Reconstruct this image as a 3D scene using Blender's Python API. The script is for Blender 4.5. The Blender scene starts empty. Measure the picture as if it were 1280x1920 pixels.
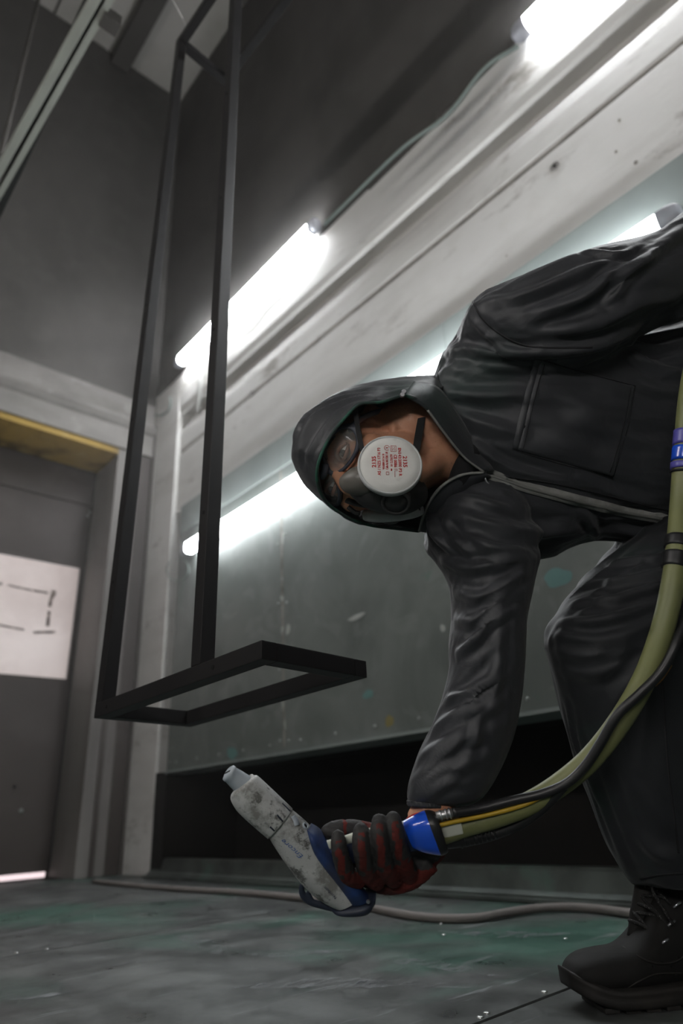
import bpy, bmesh, math, random
import numpy as np
from math import sin, cos, pi, radians, sqrt, atan2
from mathutils import Vector, Matrix, noise
from mathutils.bvhtree import BVHTree
random.seed(7)
SC = bpy.context.scene
COL = SC.collection

# ------------------------------------------------------------------ camera
PW, PH, FPX = 1280., 1920., 1230.
CAMH, YAW, PITCH, ROLL = .28, radians(42.5), radians(24.6), .055
cf = Vector((sin(YAW)*cos(PITCH), cos(YAW)*cos(PITCH), sin(PITCH)))
_r0 = Vector((cos(YAW), -sin(YAW), 0)); _u0 = _r0.cross(cf)
cr = _r0*cos(ROLL) - _u0*sin(ROLL); cu = _u0*cos(ROLL) + _r0*sin(ROLL)
CP = Vector((0, 0, CAMH))
cam = bpy.data.cameras.new('camera'); camo = bpy.data.objects.new('camera', cam); COL.objects.link(camo)
camo.matrix_world = Matrix(((cr.x, cu.x, -cf.x, CP.x), (cr.y, cu.y, -cf.y, CP.y), (cr.z, cu.z, -cf.z, CP.z), (0, 0, 0, 1)))
cam.sensor_fit = 'VERTICAL'; cam.sensor_height = 36; cam.sensor_width = 24
cam.lens = FPX*36/PH; cam.clip_start = .02; cam.clip_end = 60
cam.dof.use_dof = True; cam.dof.focus_distance = 1.03; cam.dof.aperture_fstop = 2.6
SC.camera = camo

# ------------------------------------------------------------------ world, exposure (lit mainly by tube lamps, two of them added as fill)
w = bpy.data.worlds.new('world'); SC.world = w; w.use_nodes = True
w.node_tree.nodes['Background'].inputs[0].default_value = (.02, .02, .022, 1)
w.node_tree.nodes['Background'].inputs[1].default_value = .3
SC.view_settings.view_transform = 'Standard'
SC.view_settings.look = 'None'
SC.view_settings.gamma = 1; SC.view_settings.use_curve_mapping = False
SC.view_settings.exposure = 0.0
HAZE = .0025
HAZE_PUFF = .11
SC.cycles.use_denoising = True
SC.cycles.max_bounces = 6; SC.cycles.volume_bounces = 0; SC.cycles.diffuse_bounces = 3; SC.cycles.glossy_bounces = 3; SC.cycles.transparent_max_bounces = 8
SC.cycles.use_adaptive_sampling = True; SC.cycles.adaptive_threshold = .08; SC.cycles.adaptive_min_samples = 12
SC.cycles.volume_step_rate = 6; SC.cycles.volume_max_steps = 48
SC.cycles.sample_clamp_indirect = 6
SC.cycles.caustics_reflective = False; SC.cycles.caustics_refractive = False
LAMP_HIGH, LAMP_LOW = 62.0, 22.0      # emission of the tube lamps on the wall facing the camera (soffit row, panel row)
FILL_POWER = 58.0       # emission of the two unseen tubes added to light the face

# ------------------------------------------------------------------ pixel <-> place helpers
def ray(x, y): return cf + cr*((x-640)/FPX) - cu*((y-960)/FPX)
def at(x, y, d): return CP + ray(x, y)*d
def on_x(x, y, X): v = ray(x, y); return CP + v*(X/v.x)
def on_y(x, y, Y): v = ray(x, y); return CP + v*(Y/v.y)
def on_z(x, y, Z): v = ray(x, y); return CP + v*((Z-CAMH)/v.z)

# ------------------------------------------------------------------ materials
def ramp(nt, fac, stops):
    n = nt.nodes.new('ShaderNodeValToRGB'); e = n.color_ramp.elements
    while len(e) < len(stops): e.new(.5)
    for k, (p, c) in enumerate(stops):
        e[k].position = p; e[k].color = (*c, 1) if len(c) == 3 else c
    nt.links.new(fac, n.inputs[0]); return n
def tex(nt, scale, detail=4, rough=.55, stretch=(1, 1, 1), dist=0, kind='noise', off=(0, 0, 0), rot=(0, 0, 0)):
    tc = nt.nodes.new('ShaderNodeTexCoord'); mp = nt.nodes.new('ShaderNodeMapping')
    mp.inputs['Scale'].default_value = stretch; mp.inputs['Location'].default_value = off; mp.inputs['Rotation'].default_value = rot
    nt.links.new(tc.outputs['Object'], mp.inputs[0])
    if kind == 'noise':
        n = nt.nodes.new('ShaderNodeTexNoise'); n.inputs['Detail'].default_value = detail; n.inputs['Roughness'].default_value = rough
        n.inputs['Distortion'].default_value = dist
    elif kind == 'voronoi':
        n = nt.nodes.new('ShaderNodeTexVoronoi')
    else:
        n = nt.nodes.new('ShaderNodeTexWave'); n.inputs['Distortion'].default_value = dist; n.inputs['Detail'].default_value = detail
    n.inputs['Scale'].default_value = scale
    nt.links.new(mp.outputs[0], n.inputs[0]); return n.outputs[0]
def mat(name, col, rough=.6, metal=0., layers=(), bump=None, rvar=None, spec=.5, sheen=0, coat=0, trans=0, sss=0, emis=None, alpha=1, ior=1.45):
    """layers: (colour, strength, lo, hi, dict(tex args)) mixed over the base colour by noise"""
    m = bpy.data.materials.new(name); m.use_nodes = True; nt = m.node_tree
    b = nt.nodes['Principled BSDF']; L = nt.links
    b.inputs['Roughness'].default_value = rough; b.inputs['Metallic'].default_value = metal
    b.inputs['Specular IOR Level'].default_value = spec; b.inputs['IOR'].default_value = ior
    b.inputs['Base Color'].default_value = (*col, 1)
    if sheen: b.inputs['Sheen Weight'].default_value = sheen
    if coat: b.inputs['Coat Weight'].default_value = coat; b.inputs['Coat Roughness'].default_value = .15
    if trans: b.inputs['Transmission Weight'].default_value = trans
    if alpha < 1: b.inputs['Alpha'].default_value = alpha
    if sss:
        b.inputs['Subsurface Weight'].default_value = sss; b.inputs['Subsurface Radius'].default_value = (.01, .004, .002); b.inputs['Subsurface Scale'].default_value = .5
    if emis: b.inputs['Emission Color'].default_value = (*emis[0], 1); b.inputs['Emission Strength'].default_value = emis[1]
    cur = None
    for (c, s, lo, hi, ta) in layers:
        t = tex(nt, **ta); rp = ramp(nt, t, [(lo, (0, 0, 0)), (hi, (s, s, s))])
        mx = nt.nodes.new('ShaderNodeMix'); mx.data_type = 'RGBA'
        L.new(rp.outputs[0], mx.inputs[0])
        if cur is None: mx.inputs[6].default_value = (*col, 1)
        else: L.new(cur, mx.inputs[6])
        mx.inputs[7].default_value = (*c, 1); cur = mx.outputs[2]
    if cur is not None: L.new(cur, b.inputs['Base Color'])
    if rvar:
        t = tex(nt, **rvar[2]); rp = ramp(nt, t, [(.3, (rvar[0],)*3), (.7, (rvar[1],)*3)]); L.new(rp.outputs[0], b.inputs['Roughness'])
    if bump:
        prev = None
        for (st, dist_, ta) in bump:
            t = tex(nt, **ta); bn = nt.nodes.new('ShaderNodeBump'); bn.inputs['Strength'].default_value = st; bn.inputs['Distance'].default_value = dist_
            L.new(t, bn.inputs['Height'])
            if prev is not None: L.new(prev, bn.inputs['Normal'])
            prev = bn.outputs[0]
        L.new(prev, b.inputs['Normal'])
    return m
def emit(name, col, s):
    m = bpy.data.materials.new(name); m.use_nodes = True; nt = m.node_tree; nt.nodes.clear()
    e = nt.nodes.new('ShaderNodeEmission'); e.inputs[0].default_value = (*col, 1); e.inputs[1].default_value = s
    o = nt.nodes.new('ShaderNodeOutputMaterial'); nt.links.new(e.outputs[0], o.inputs[0]); return m

# ------------------------------------------------------------------ mesh helpers
def link(name, me, m=None, parent=None, smooth=False):
    o = bpy.data.objects.new(name, me); COL.objects.link(o)
    if m is not None and not me.materials: me.materials.append(m)
    if parent is not None: o.parent = parent
    if smooth:
        for p in me.polygons: p.use_smooth = True
    return o
def from_bm(name, bm, m=None, parent=None, smooth=False, recalc=True):
    if recalc: bmesh.ops.recalc_face_normals(bm, faces=bm.faces)
    me = bpy.data.meshes.new(name); bm.to_mesh(me); bm.free()
    return link(name, me, m, parent, smooth)
def raw(name, V, Fc, m=None, parent=None, smooth=False, recalc=True):
    me = bpy.data.meshes.new(name); me.from_pydata([tuple(v) for v in V], [], Fc); me.update()
    if recalc:
        bm = bmesh.new(); bm.from_mesh(me); bmesh.ops.recalc_face_normals(bm, faces=bm.faces); bm.to_mesh(me); bm.free()
    return link(name, me, m, parent, smooth)
def empty(name, loc=(0, 0, 0)):
    o = bpy.data.objects.new(name, None); COL.objects.link(o); o.empty_display_size = .05; return o
def tag(o, label=None, cat=None, group=None, kind=None):
    if label: o['label'] = label
    if cat: o['category'] = cat
    if group: o['group'] = group
    if kind: o['kind'] = kind
    return o
def add_box(bm, x0, x1, y0, y1, z0, z1, bev=0, mtx=None):
    r = bmesh.ops.create_cube(bm, size=1)
    vs = r['verts']
    for v in vs:
        v.co = Vector(((x0+x1)/2 + v.co.x*(x1-x0), (y0+y1)/2 + v.co.y*(y1-y0), (z0+z1)/2 + v.co.z*(z1-z0)))
    if bev:
        es = list({e for v in vs for e in v.link_edges})
        g = bmesh.ops.bevel(bm, geom=es, offset=bev, segments=2, profile=.7, affect='EDGES'); vs = list({v for f in g['faces'] for v in f.verts} | {v for v in vs if v.is_valid})
    if mtx is not None:
        for v in vs:
            if v.is_valid: v.co = mtx @ v.co
def box(name, x0, x1, y0, y1, z0, z1, m, parent=None, bev=0, mtx=None):
    bm = bmesh.new(); add_box(bm, min(x0, x1), max(x0, x1), min(y0, y1), max(y0, y1), min(z0, z1), max(z0, z1), bev)
    if mtx is not None: bmesh.ops.transform(bm, matrix=mtx, verts=bm.verts)
    return from_bm(name, bm, m, parent)
def catmull(P, n=8):
    P = [np.array(p, float) for p in P]; out = []
    Q = [2*P[0]-P[1]] + P + [2*P[-1]-P[-2]]
    for i in range(1, len(Q)-2):
        p0, p1, p2, p3 = Q[i-1:i+3]
        for k in range(n):
            t = k/n
            out.append(.5*((2*p1)+(-p0+p2)*t+(2*p0-5*p1+4*p2-p3)*t*t+(-p0+3*p1-3*p2+p3)*t**3))
    out.append(P[-1]); return out
def rings_to(bm, rings, cap=True, closed=True):
    R = [[bm.verts.new(tuple(p)) for p in r] for r in rings]
    n = len(R[0])
    for a, b in zip(R, R[1:]):
        for k in range(n if closed else n-1):
            bm.faces.new((a[k], a[(k+1) % n], b[(k+1) % n], b[k]))
    if cap and closed:
        bm.faces.new(R[0][::-1]); bm.faces.new(R[-1])
    return R
def tube_rings(P, rad, n=12, flat=1.0):
    """rings along a 3-D polyline P; rad = number or list"""
    P = [Vector(p) for p in P]; m = len(P); rings = []
    ref = None
    for i in range(m):
        t = (P[min(i+1, m-1)] - P[max(i-1, 0)]).normalized()
        if ref is None:
            ref = t.orthogonal().normalized()
        ref = (ref - t*ref.dot(t)).normalized(); b = t.cross(ref)
        r = rad[i] if hasattr(rad, '__len__') else rad
        rings.append([P[i] + (ref*cos(2*pi*k/n)*r + b*sin(2*pi*k/n)*r*flat) for k in range(n)])
    return rings
def add_tube(bm, P, rad, n=12, smoothn=0, flat=1.0, cap=True):
    if smoothn:
        rr = rad if hasattr(rad, '__len__') else [rad]*len(P)
        Q = catmull([list(p)+[r] for p, r in zip(P, rr)], smoothn); P = [q[:3] for q in Q]; rad = [q[3] for q in Q]
    rings_to(bm, tube_rings(P, rad, n, flat), cap)
def tube(name, P, rad, m, parent=None, n=12, smoothn=0, flat=1.0):
    bm = bmesh.new(); add_tube(bm, P, rad, n, smoothn, flat); return from_bm(name, bm, m, parent, True)
def add_cyl(bm, c, axis, r0, r1, L, n=20, bev=0):
    """cylinder or cone from c along axis"""
    axis = Vector(axis).normalized(); c = Vector(c)
    if bev: P = [(0, r0-bev), (bev, r0), (L-bev, r1), (L, r1-bev)]
    else: P = [(0, r0), (L, r1)]
    a = axis.orthogonal().normalized(); b = axis.cross(a)
    rings_to(bm, [[c + axis*h + (a*cos(2*pi*k/n)+b*sin(2*pi*k/n))*r for k in range(n)] for h, r in P])
def cyl(name, c, axis, r0, r1, L, m, parent=None, n=20, bev=0, smooth=False):
    bm = bmesh.new(); add_cyl(bm, c, axis, r0, r1, L, n, bev); o = from_bm(name, bm, m, parent)
    if smooth: shade(o)
    return o
def shade(o, ang=40):
    """smooth with sharp edges above ang"""
    me = o.data
    for p in me.polygons: p.use_smooth = True
    bm = bmesh.new(); bm.from_mesh(me); a = radians(ang)
    for e in bm.edges:
        if len(e.link_faces) == 2 and e.calc_face_angle(0) > a: e.smooth = False
    bm.to_mesh(me); bm.free(); return o
def loft_sections(secs, n=28, sub=4, power=2.0):
    """secs: (x1,y1,x2,y2,depth1,depth2,thickness) -> rings. The two pixels are the silhouette ends of each cross-section."""
    S = catmull([list(at(s[0], s[1], s[4])) + list(at(s[2], s[3], s[5])) + [s[6]] for s in secs], sub)
    C = [Vector((s[:3]+s[3:6])/2) for s in S]; rings = []
    for i, s in enumerate(S):
        a = Vector((s[3:6]-s[:3])/2); t = (C[min(i+1, len(C)-1)] - C[max(i-1, 0)])
        view = (C[i]-CP).normalized()
        b = (view - a.normalized()*view.dot(a.normalized())).normalized()
        t.normalize(); b2 = t.cross(a).normalized()
        if b2.dot(b) < 0: b2 = -b2
        b = (b*.6 + b2*.4).normalized()*(s[6]/2)
        ring = []
        for k in range(n):
            th = 2*pi*k/n; c_, s_ = cos(th), sin(th)
            ring.append(C[i] + a*(abs(c_)**(2/power)*(1 if c_ >= 0 else -1)) + b*(abs(s_)**(2/power)*(1 if s_ >= 0 else -1)))
        rings.append(ring)
    return rings
def remesh(bm, voxel, smooth_it=6, smooth_f=.5):
    """union of the closed shells in bm as one continuous surface -> mesh"""
    bmesh.ops.recalc_face_normals(bm, faces=bm.faces)
    me = bpy.data.meshes.new('tmp'); bm.to_mesh(me); bm.free()
    o = bpy.data.objects.new('tmp', me); COL.objects.link(o)
    md = o.modifiers.new('r', 'REMESH'); md.mode = 'VOXEL'; md.voxel_size = voxel; md.adaptivity = 0
    ms = o.modifiers.new('s', 'SMOOTH'); ms.iterations = smooth_it; ms.factor = smooth_f
    dg = bpy.context.evaluated_depsgraph_get(); dg.update()
    out = bpy.data.meshes.new_from_object(o.evaluated_get(dg)); bpy.data.objects.remove(o); bpy.data.meshes.remove(me)
    return out
def mesh_np(me):
    V = np.empty(len(me.vertices)*3); me.vertices.foreach_get('co', V); N = np.empty(len(me.vertices)*3); me.vertex_normals.foreach_get('vector', N)
    return V.reshape(-1, 3), N.reshape(-1, 3)
def set_np(me, V): me.vertices.foreach_set('co', V.ravel()); me.update()
def bvh_of(*meshes):
    Vs, Fs, k = [], [], 0
    for me in meshes:
        Vs += [v.co.copy() for v in me.vertices]; Fs += [tuple(i+k for i in p.vertices) for p in me.polygons]; k = len(Vs)
    return BVHTree.FromPolygons(Vs, Fs)
def hit(bvh, x, y, lift=0.):
    d = ray(x, y).normalized(); p, n, i, t = bvh.ray_cast(CP, d)
    if p is None: return None, None
    if n.dot(d) > 0: n = -n
    return p + n*lift, n
def seg_dist(V, P):
    """distance of every row of V to polyline P, and parameter 0..1 along it"""
    best = np.full(len(V), 9.); par = np.zeros(len(V)); P = np.array([list(p) for p in P]); m = len(P)-1
    for i in range(m):
        a, b = P[i], P[i+1]; ab = b-a; t = np.clip(((V-a)@ab)/max(ab@ab, 1e-12), 0, 1)
        d = np.linalg.norm(V-(a+t[:, None]*ab), axis=1); k = d < best; best[k] = d[k]; par[k] = (i+t[k])/m
    return best, par
def fold(me, bvh, pts, width, amp, valley=.5):
    """press a cloth fold along a pixel polyline that lies on the surface: a ridge with softer hollows beside it"""
    P = [p for p in (hit(bvh, q[0], q[1])[0] for q in catmull(pts, 5)) if p is not None]
    if len(P) < 2: return
    V, N = mesh_np(me); d, t = seg_dist(V, P); k = d < width*3.2
    env = np.sin(np.clip(t[k]*.94+.03, 0, 1)*pi)**.6
    x = d[k]/width; prof = np.exp(-np.abs(x)**1.35*1.1) - valley*np.exp(-((x-1.55)/.7)**2)
    V[k] += N[k]*(amp*env*prof)[:, None]; set_np(me, V)
def wrinkle(me, amp, scale, M3=None, ridged=True, seed=0., mask=None):
    V, N = mesh_np(me); out = np.zeros(len(V))
    for i in range(len(V)):
        if mask is not None and mask[i] <= 0: continue
        p = Vector(V[i]); p = (M3 @ p) if M3 is not None else p
        a = noise.noise(p*scale + Vector((seed, seed*2, 3))) + .5*noise.noise(p*scale*2.1 + Vector((9, seed, 1)))
        if ridged: a = 1-2*abs(a)-.4
        out[i] = a*(mask[i] if mask is not None else 1)
    V += N*(out*amp)[:, None]; set_np(me, V)
def squash(axis, s):
    """matrix that compresses frequency along axis (folds run along axis)"""
    a = Vector(axis).normalized(); return Matrix.Identity(3) - Matrix(((a.x*a.x, a.x*a.y, a.x*a.z), (a.y*a.x, a.y*a.y, a.y*a.z), (a.z*a.x, a.z*a.y, a.z*a.z)))*(1-s)
def drape_strip(name, bvh, pts, half, lift, m, parent, sub=6, thick=.0012, nw=3):
    """a ribbon lying on a surface along a pixel polyline (half width in metres)"""
    Q = catmull(pts, sub); C = []
    for q in Q:
        p, n = hit(bvh, q[0], q[1], lift)
        if p is not None: C.append((p, n))
    rows_t, rows_b = [], []
    for i, (p, n) in enumerate(C):
        t = (C[min(i+1, len(C)-1)][0]-C[max(i-1, 0)][0]).normalized(); s = t.cross(n).normalized()
        rows_t.append([p + s*(half*(2*j/(nw-1)-1)) for j in range(nw)])
        rows_b.append([p + s*(half*(2*j/(nw-1)-1)) - n*(thick+lift) for j in range(nw)])
    bm = bmesh.new(); rings_to(bm, [a + b[::-1] for a, b in zip(rows_t, rows_b)])
    return from_bm(name, bm, m, parent, True)
def drape_quad(name, bvh, quad, lift, m, parent, nu=30, nv=30, fn=None):
    """a flat patch of cloth sewn on a surface; quad = 4 pixel corners; edges tucked to the surface"""
    A, B, C, D = [np.array(q, float) for q in quad]; V, ok = [], True
    last = None
    for j in range(nv+1):
        for i in range(nu+1):
            u, v = i/nu, j/nv; q = (A*(1-u)+B*u)*(1-v) + (D*(1-u)+C*u)*v
            e = min(u, 1-u, v, 1-v); l = lift if e > .001 else -.002
            if fn and e > .001: l += fn(u, v)
            p, n = hit(bvh, q[0], q[1], l)
            if p is None: p = last
            last = p; V.append(p)
    Fc = [(j*(nu+1)+i, j*(nu+1)+i+1, (j+1)*(nu+1)+i+1, (j+1)*(nu+1)+i) for j in range(nv) for i in range(nu)]
    return raw(name, V, Fc, m, parent, True, False)
def text_mesh(name, s, size, mtx, m, parent, extrude=.0002, align='CENTER', spacing=1.0, bold=0.):
    cu_ = bpy.data.curves.new('txt', 'FONT'); cu_.body = s; cu_.size = size; cu_.align_x = align; cu_.align_y = 'CENTER'
    cu_.extrude = extrude; cu_.offset = bold; cu_.space_character = spacing; cu_.resolution_u = 2
    o = bpy.data.objects.new('txt', cu_); COL.objects.link(o); dg = bpy.context.evaluated_depsgraph_get(); dg.update()
    me = bpy.data.meshes.new_from_object(o.evaluated_get(dg)); bpy.data.objects.remove(o); bpy.data.curves.remove(cu_)
    me.transform(mtx); return link(name, me, m, parent)

# ================================================================== THE BOOTH
N_ = lambda **k: k
M_upper = mat('dark_grey_paint', (.10, .094, .089), .75, layers=[((.05, .047, .045), .8, .4, .72, N_(scale=1.3, detail=6, stretch=(1, 1, .5))), ((.13, .123, .116), .5, .5, .8, N_(scale=5, detail=5, off=(4, 2, 1)))], bump=[(.15, .01, N_(scale=18, detail=5))])  # dark grey base, mottled darker and lighter by noise
M_white = mat('grimy_white_plaster', (.80, .79, .77), .8,
              layers=[((.52, .50, .47), .7, .45, .7, N_(scale=1.7, detail=8, rough=.65, stretch=(1, .35, 1.3))), ((.28, .255, .22), .8, .57, .68, N_(scale=3.2, detail=9, rough=.72, off=(3, 1, 7), stretch=(1, .45, 1.2))), ((.74, .73, .70), .6, .55, .7, N_(scale=9, detail=4, off=(7, 3, 1)))],
              bump=[(.25, .01, N_(scale=14, detail=7))])
M_stain = mat('dark_joint_grime', (.16, .14, .12), .9, layers=[((.4, .38, .34), .9, .42, .6, N_(scale=9, detail=7, rough=.7))])
M_sheet = mat('grey_green_sheet_metal', (.165, .185, .175), .45, .15,
              layers=[((.22, .24, .23), .8, .48, .66, N_(scale=1.6, detail=6, dist=1.2)), ((.10, .115, .11), .8, .55, .75, N_(scale=2.6, detail=7, off=(5, 2, 3), stretch=(1, 1, .6))), ((.08, .19, .145), .6, .64, .76, N_(scale=2.1, detail=4, dist=1.5, off=(11, 7, 3))), ((.25, .27, .26), .4, .58, .65, N_(scale=3.2, detail=2, dist=2.2, off=(2, 8, 6)))],
              rvar=(.3, .6, N_(scale=5, detail=5)), bump=[(.06, .006, N_(scale=4, detail=4))])
M_sheettop = mat('pale_green_flashing', (.32, .36, .35), .5, .1, layers=[((.24, .28, .27), .7, .45, .7, N_(scale=3, detail=6))])
M_dark = mat('black_filter_void', (.010, .0095, .009), .9, layers=[((.02, .017, .015), .8, .45, .7, N_(scale=3, detail=6))])
M_curb = mat('dusty_steel_curb', (.13, .15, .14), .5, .5, layers=[((.07, .08, .075), .8, .4, .65, N_(scale=7, detail=7)), ((.12, .25, .2), .6, .6, .75, N_(scale=4, detail=5, off=(3, 3, 1)))])
M_floor = mat('worn_steel_floor', (.10, .106, .104), .45, .3,
              layers=[((.20, .21, .205), .8, .46, .7, N_(scale=1.9, detail=8, rough=.65, stretch=(1.6, .5, 1))), ((.04, .042, .044), .8, .5, .72, N_(scale=3.1, detail=8, rough=.65, off=(3, 9, 1))), ((.05, .17, .12), .6, .5, .66, N_(scale=1.35, detail=6, dist=.8, off=(4.9, 1.3, 0))), ((.30, .32, .33), .7, .60, .66, N_(scale=6, detail=6, rough=.7, stretch=(.35, 2.4, 1), off=(0, 3, 2), rot=(0, 0, .3)))],
              rvar=(.25, .55, N_(scale=7, detail=6)), bump=[(.12, .004, N_(scale=16, detail=6, stretch=(1, 2, 1)))])
M_seam = mat('black_floor_joint', (.012, .014, .013), .8)
M_bolt = mat('bright_screw', (.62, .63, .62), .3, .9)
M_dullbolt = mat('painted_bolt', (.33, .36, .34), .5, .4)
M_yellow = mat('stained_yellow_insulation', (.42, .28, .075), .85, layers=[((.10, .07, .03), .9, .5, .68, N_(scale=3.2, detail=6, off=(2, 1, 4))), ((.5, .4, .2), .5, .55, .8, N_(scale=11, detail=4))])
M_beam = mat('grey_plastered_beam', (.27, .255, .243), .8, layers=[((.15, .14, .133), .8, .42, .7, N_(scale=2.6, detail=8, rough=.65, stretch=(.5, 1, 1.4))), ((.40, .385, .37), .5, .58, .75, N_(scale=6, detail=6, off=(1, 4, 2)))], bump=[(.3, .012, N_(scale=12, detail=6))])
M_door = mat('brown_grey_door_paint', (.085, .072, .067), .6, .1, layers=[((.06, .05, .046), .8, .42, .72, N_(scale=1.8, detail=7)), ((.135, .12, .113), .5, .55, .8, N_(scale=4, detail=6, off=(4, 2, 9)))])
M_jamb = mat('dull_jamb_paint', (.25, .235, .224), .7, layers=[((.12, .11, .105), .8, .42, .7, N_(scale=2.2, detail=7, stretch=(1, 1, .3)))])
M_pane = mat('backlit_acrylic_pane', (.62, .55, .53), .3, layers=[((.36, .29, .27), .8, .4, .68, N_(scale=2.2, detail=7, rough=.6))], emis=((1., .86, .83), .30))
M_tape = mat('old_tape_residue', (.10, .065, .055), .9, layers=[((.5, .42, .38), .9, .48, .6, N_(scale=30, detail=4))])
M_gap = emit('daylight_under_door', (1., .82, .84), 1.1)
M_ceil = mat('dusty_ceiling_sheet', (.36, .345, .32), .8, layers=[((.2, .19, .17), .8, .42, .7, N_(scale=1.1, detail=6))])
M_ceilbeam = mat('dark_ceiling_steel', (.07, .065, .06), .6, .4)

YB, XR, XL, YF, ZC = 4.4, 2.0, -1.7, -2.6, 7.4

# floor: sheet-steel plates laid across the booth
fl = tag(empty('floor'), 'worn dark steel plate floor with green powder stains', None, None, 'structure')
box('subfloor', XL-.1, 2.7, YF-.1, 5.4, -.06, -.006, M_seam, fl)
seams = [YF-.1, -1.755, -.505, .745, 1.995, 3.27, 4.6]
for a, b in zip(seams, seams[1:]):
    for xa, xb in ((XL-.1, .02), (.02, 1.62 if a > .5 else 1.75), (1.62 if a > .5 else 1.75, 2.06)):
        box('floor_plate', xa+.002, xb-.002, a+.0042, b-.0042, -.006, 0 if (xb < 2.0) else -.002, M_floor, fl, .0012)
def screw(p, nrm, r, h, m, parent, name='screw'):
    bm = bmesh.new(); nrm = Vector(nrm); a = nrm.orthogonal().normalized(); b = nrm.cross(a); p = Vector(p)
    rings_to(bm, [[p + nrm*hh + (a*cos(2*pi*k/10)+b*sin(2*pi*k/10))*rr for k in range(10)] for hh, rr in ((-.001, r), (h*.5, r), (h, r*.55))])
    return from_bm(name, bm, m, parent, True)
for px, py in ((912, 1900), (1020, 1860), (900, 1908), (1060, 1760), (826, 1732), (832, 1753), (88, 1780), (30, 1787)):
    q = on_z(px, py, 0); screw((q.x, q.y, 0), (0, 0, 1), .0055, .0022, M_bolt, fl)
for k in range(9):
    screw((.1+.17*k, .772, 0), (0, 0, 1), .005, .002, M_bolt, fl) if abs(.1+.17*k-.95) > .2 else None

# right wall: dark upper wall, pale soffit and plaster band, sheet-metal panelling below, black extraction slot, curb
wr = tag(empty('wall_right'), 'booth side wall with white band above grey-green sheet metal panels', None, None, 'structure')
box('upper_wall', XR, XR+.3, YF, YB+.02, 3.55, ZC, M_upper, wr)
def prism_y(name, prof, y0, y1, m, parent, sub=1):
    V, n = [], len(prof)
    for j in range(sub+1):
        y = y0+(y1-y0)*j/sub; V += [(x, y, z) for x, z in prof]
    Fc = [tuple(range(n)), tuple(range(sub*n, sub*n+n))] + [(j*n+i, j*n+(i+1) % n, (j+1)*n+(i+1) % n, (j+1)*n+i) for j in range(sub) for i in range(n)]
    return raw(name, V, Fc, m, parent)
prism_y('soffit', [(XR-.004, 3.545), (XR-.001, 3.42), (XR+.008, 3.22), (XR+.02, 3.175), (XR+.04, 3.17), (XR+.12, 3.19), (XR+.3, 3.19), (XR+.3, 3.545)], YF, YB, M_white, wr, 40)
# chipped lower lip of the upper paint, a slightly ragged flashing strip
for y0, y1, dz in ((-2.4, .2, 0), (.2, 1.28, .012), (1.28, 1.79, -.012), (1.79, 2.9, .004), (2.9, 4.38, -.008)):
    box('flashing_strip', XR-.012, XR-.0045, y0+.001, y1-.001, 3.535+dz, 3.60, M_upper, wr, .001)
prism_y('cornice_roll', [(XR+.125, 3.188), (XR+.115, 3.13), (XR+.06, 3.06), (XR+.035, 3.02), (XR+.03, 2.96), (XR+.032, 2.85), (XR+.05, 2.835), (XR+.3, 2.835), (XR+.3, 3.188)], YF, 4.0, M_white, wr, 30)
box('joint_groove', XR+.042, XR+.3, YF, 4.0, 2.806, 2.834, M_stain, wr)
box('plaster_band', XR+.030, XR+.3, YF, 4.0, 2.315, 2.805, M_white, wr, .004)
# round fixing holes in the plaster
for px, py, r in ((1040, 312, .024), (472, 738, .02), (1161, 226, .006), (950, 480, .004), (1155, 285, .006), (1192, 305, .008)):
    q = on_x(px, py, XR+.030); bm = bmesh.new()
    rings_to(bm, [[q + Vector((-h, cos(2*pi*k/16)*rr, sin(2*pi*k/16)*rr)) for k in range(16)] for h, rr in ((-.002, r), (.004, r*.9), (.004, r*.5), (-.004, r*.38))])
    o = from_bm('fixing_hole', bm, M_stain if r < .012 else M_jamb, wr, True)
    if r > .012: cyl('hole_core', q + Vector((-.002, 0, 0)), (-1, 0, 0), r*.36, r*.36, .002, M_dark, o, 12)
# sheet metal panels with flashing, screws and black slot below
sy = [3.86, 2.68, 1.42, .2, -1.0, YF]
for k, (a, b) in enumerate(zip(sy, sy[1:])):
    p = box('sheet_panel', XR, XR+.12, b+.0025, a-.0025, .56, 2.10, M_sheet, wr, .003)
    box('top_flashing', XR-.003, XR+.135, b+.001, a-.001, 2.10, 2.31, M_sheettop, wr, .003)
    for z in (.62, .95, 1.3, 1.66, 2.02):
        for yy in (b+.035, a-.035): screw((XR, yy, z + random.uniform(-.02, .02)), (-1, 0, 0), .0075, .005, M_dullbolt, p, 'bolt')
    for j in range(5):
        screw((XR, b+(a-b)*(j+.5)/5, .60), (-1, 0, 0), .007, .006, M_dullbolt, p, 'bolt')
    prism_y('bottom_lip', [(XR-.016, .558), (XR-.016, .545), (XR+.12, .535), (XR+.12, .558)], b+.001, a-.001, M_sheettop, wr)
M_glue = mat('pale_sealant', (.44, .46, .44), .6); M_teal = mat('teal_overspray', (.16, .30, .29), .7); M_ochre = mat('ochre_overspray', (.28, .24, .10), .8)
def blob(name, c, ry, rz, m, parent, seed):
    rnd = random.Random(seed); V = [(XR-.0016, c[1], c[2])]; n = 22; ph = [rnd.uniform(0, 6.28) for _ in range(3)]
    for k in range(n):
        t = 2*pi*k/n; r = 1+.12*sin(2*t+ph[0])+.08*sin(3*t+ph[1])+.05*sin(5*t+ph[2]); V.append((XR-.0008, c[1]+ry*r*cos(t), c[2]+rz*r*sin(t)))
    return raw(name, V, [(0, 1+k, 1+(k+1) % n) for k in range(n)], m, parent, True, False)
pn = [o for o in wr.children if o.name.startswith('sheet_panel')]
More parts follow.
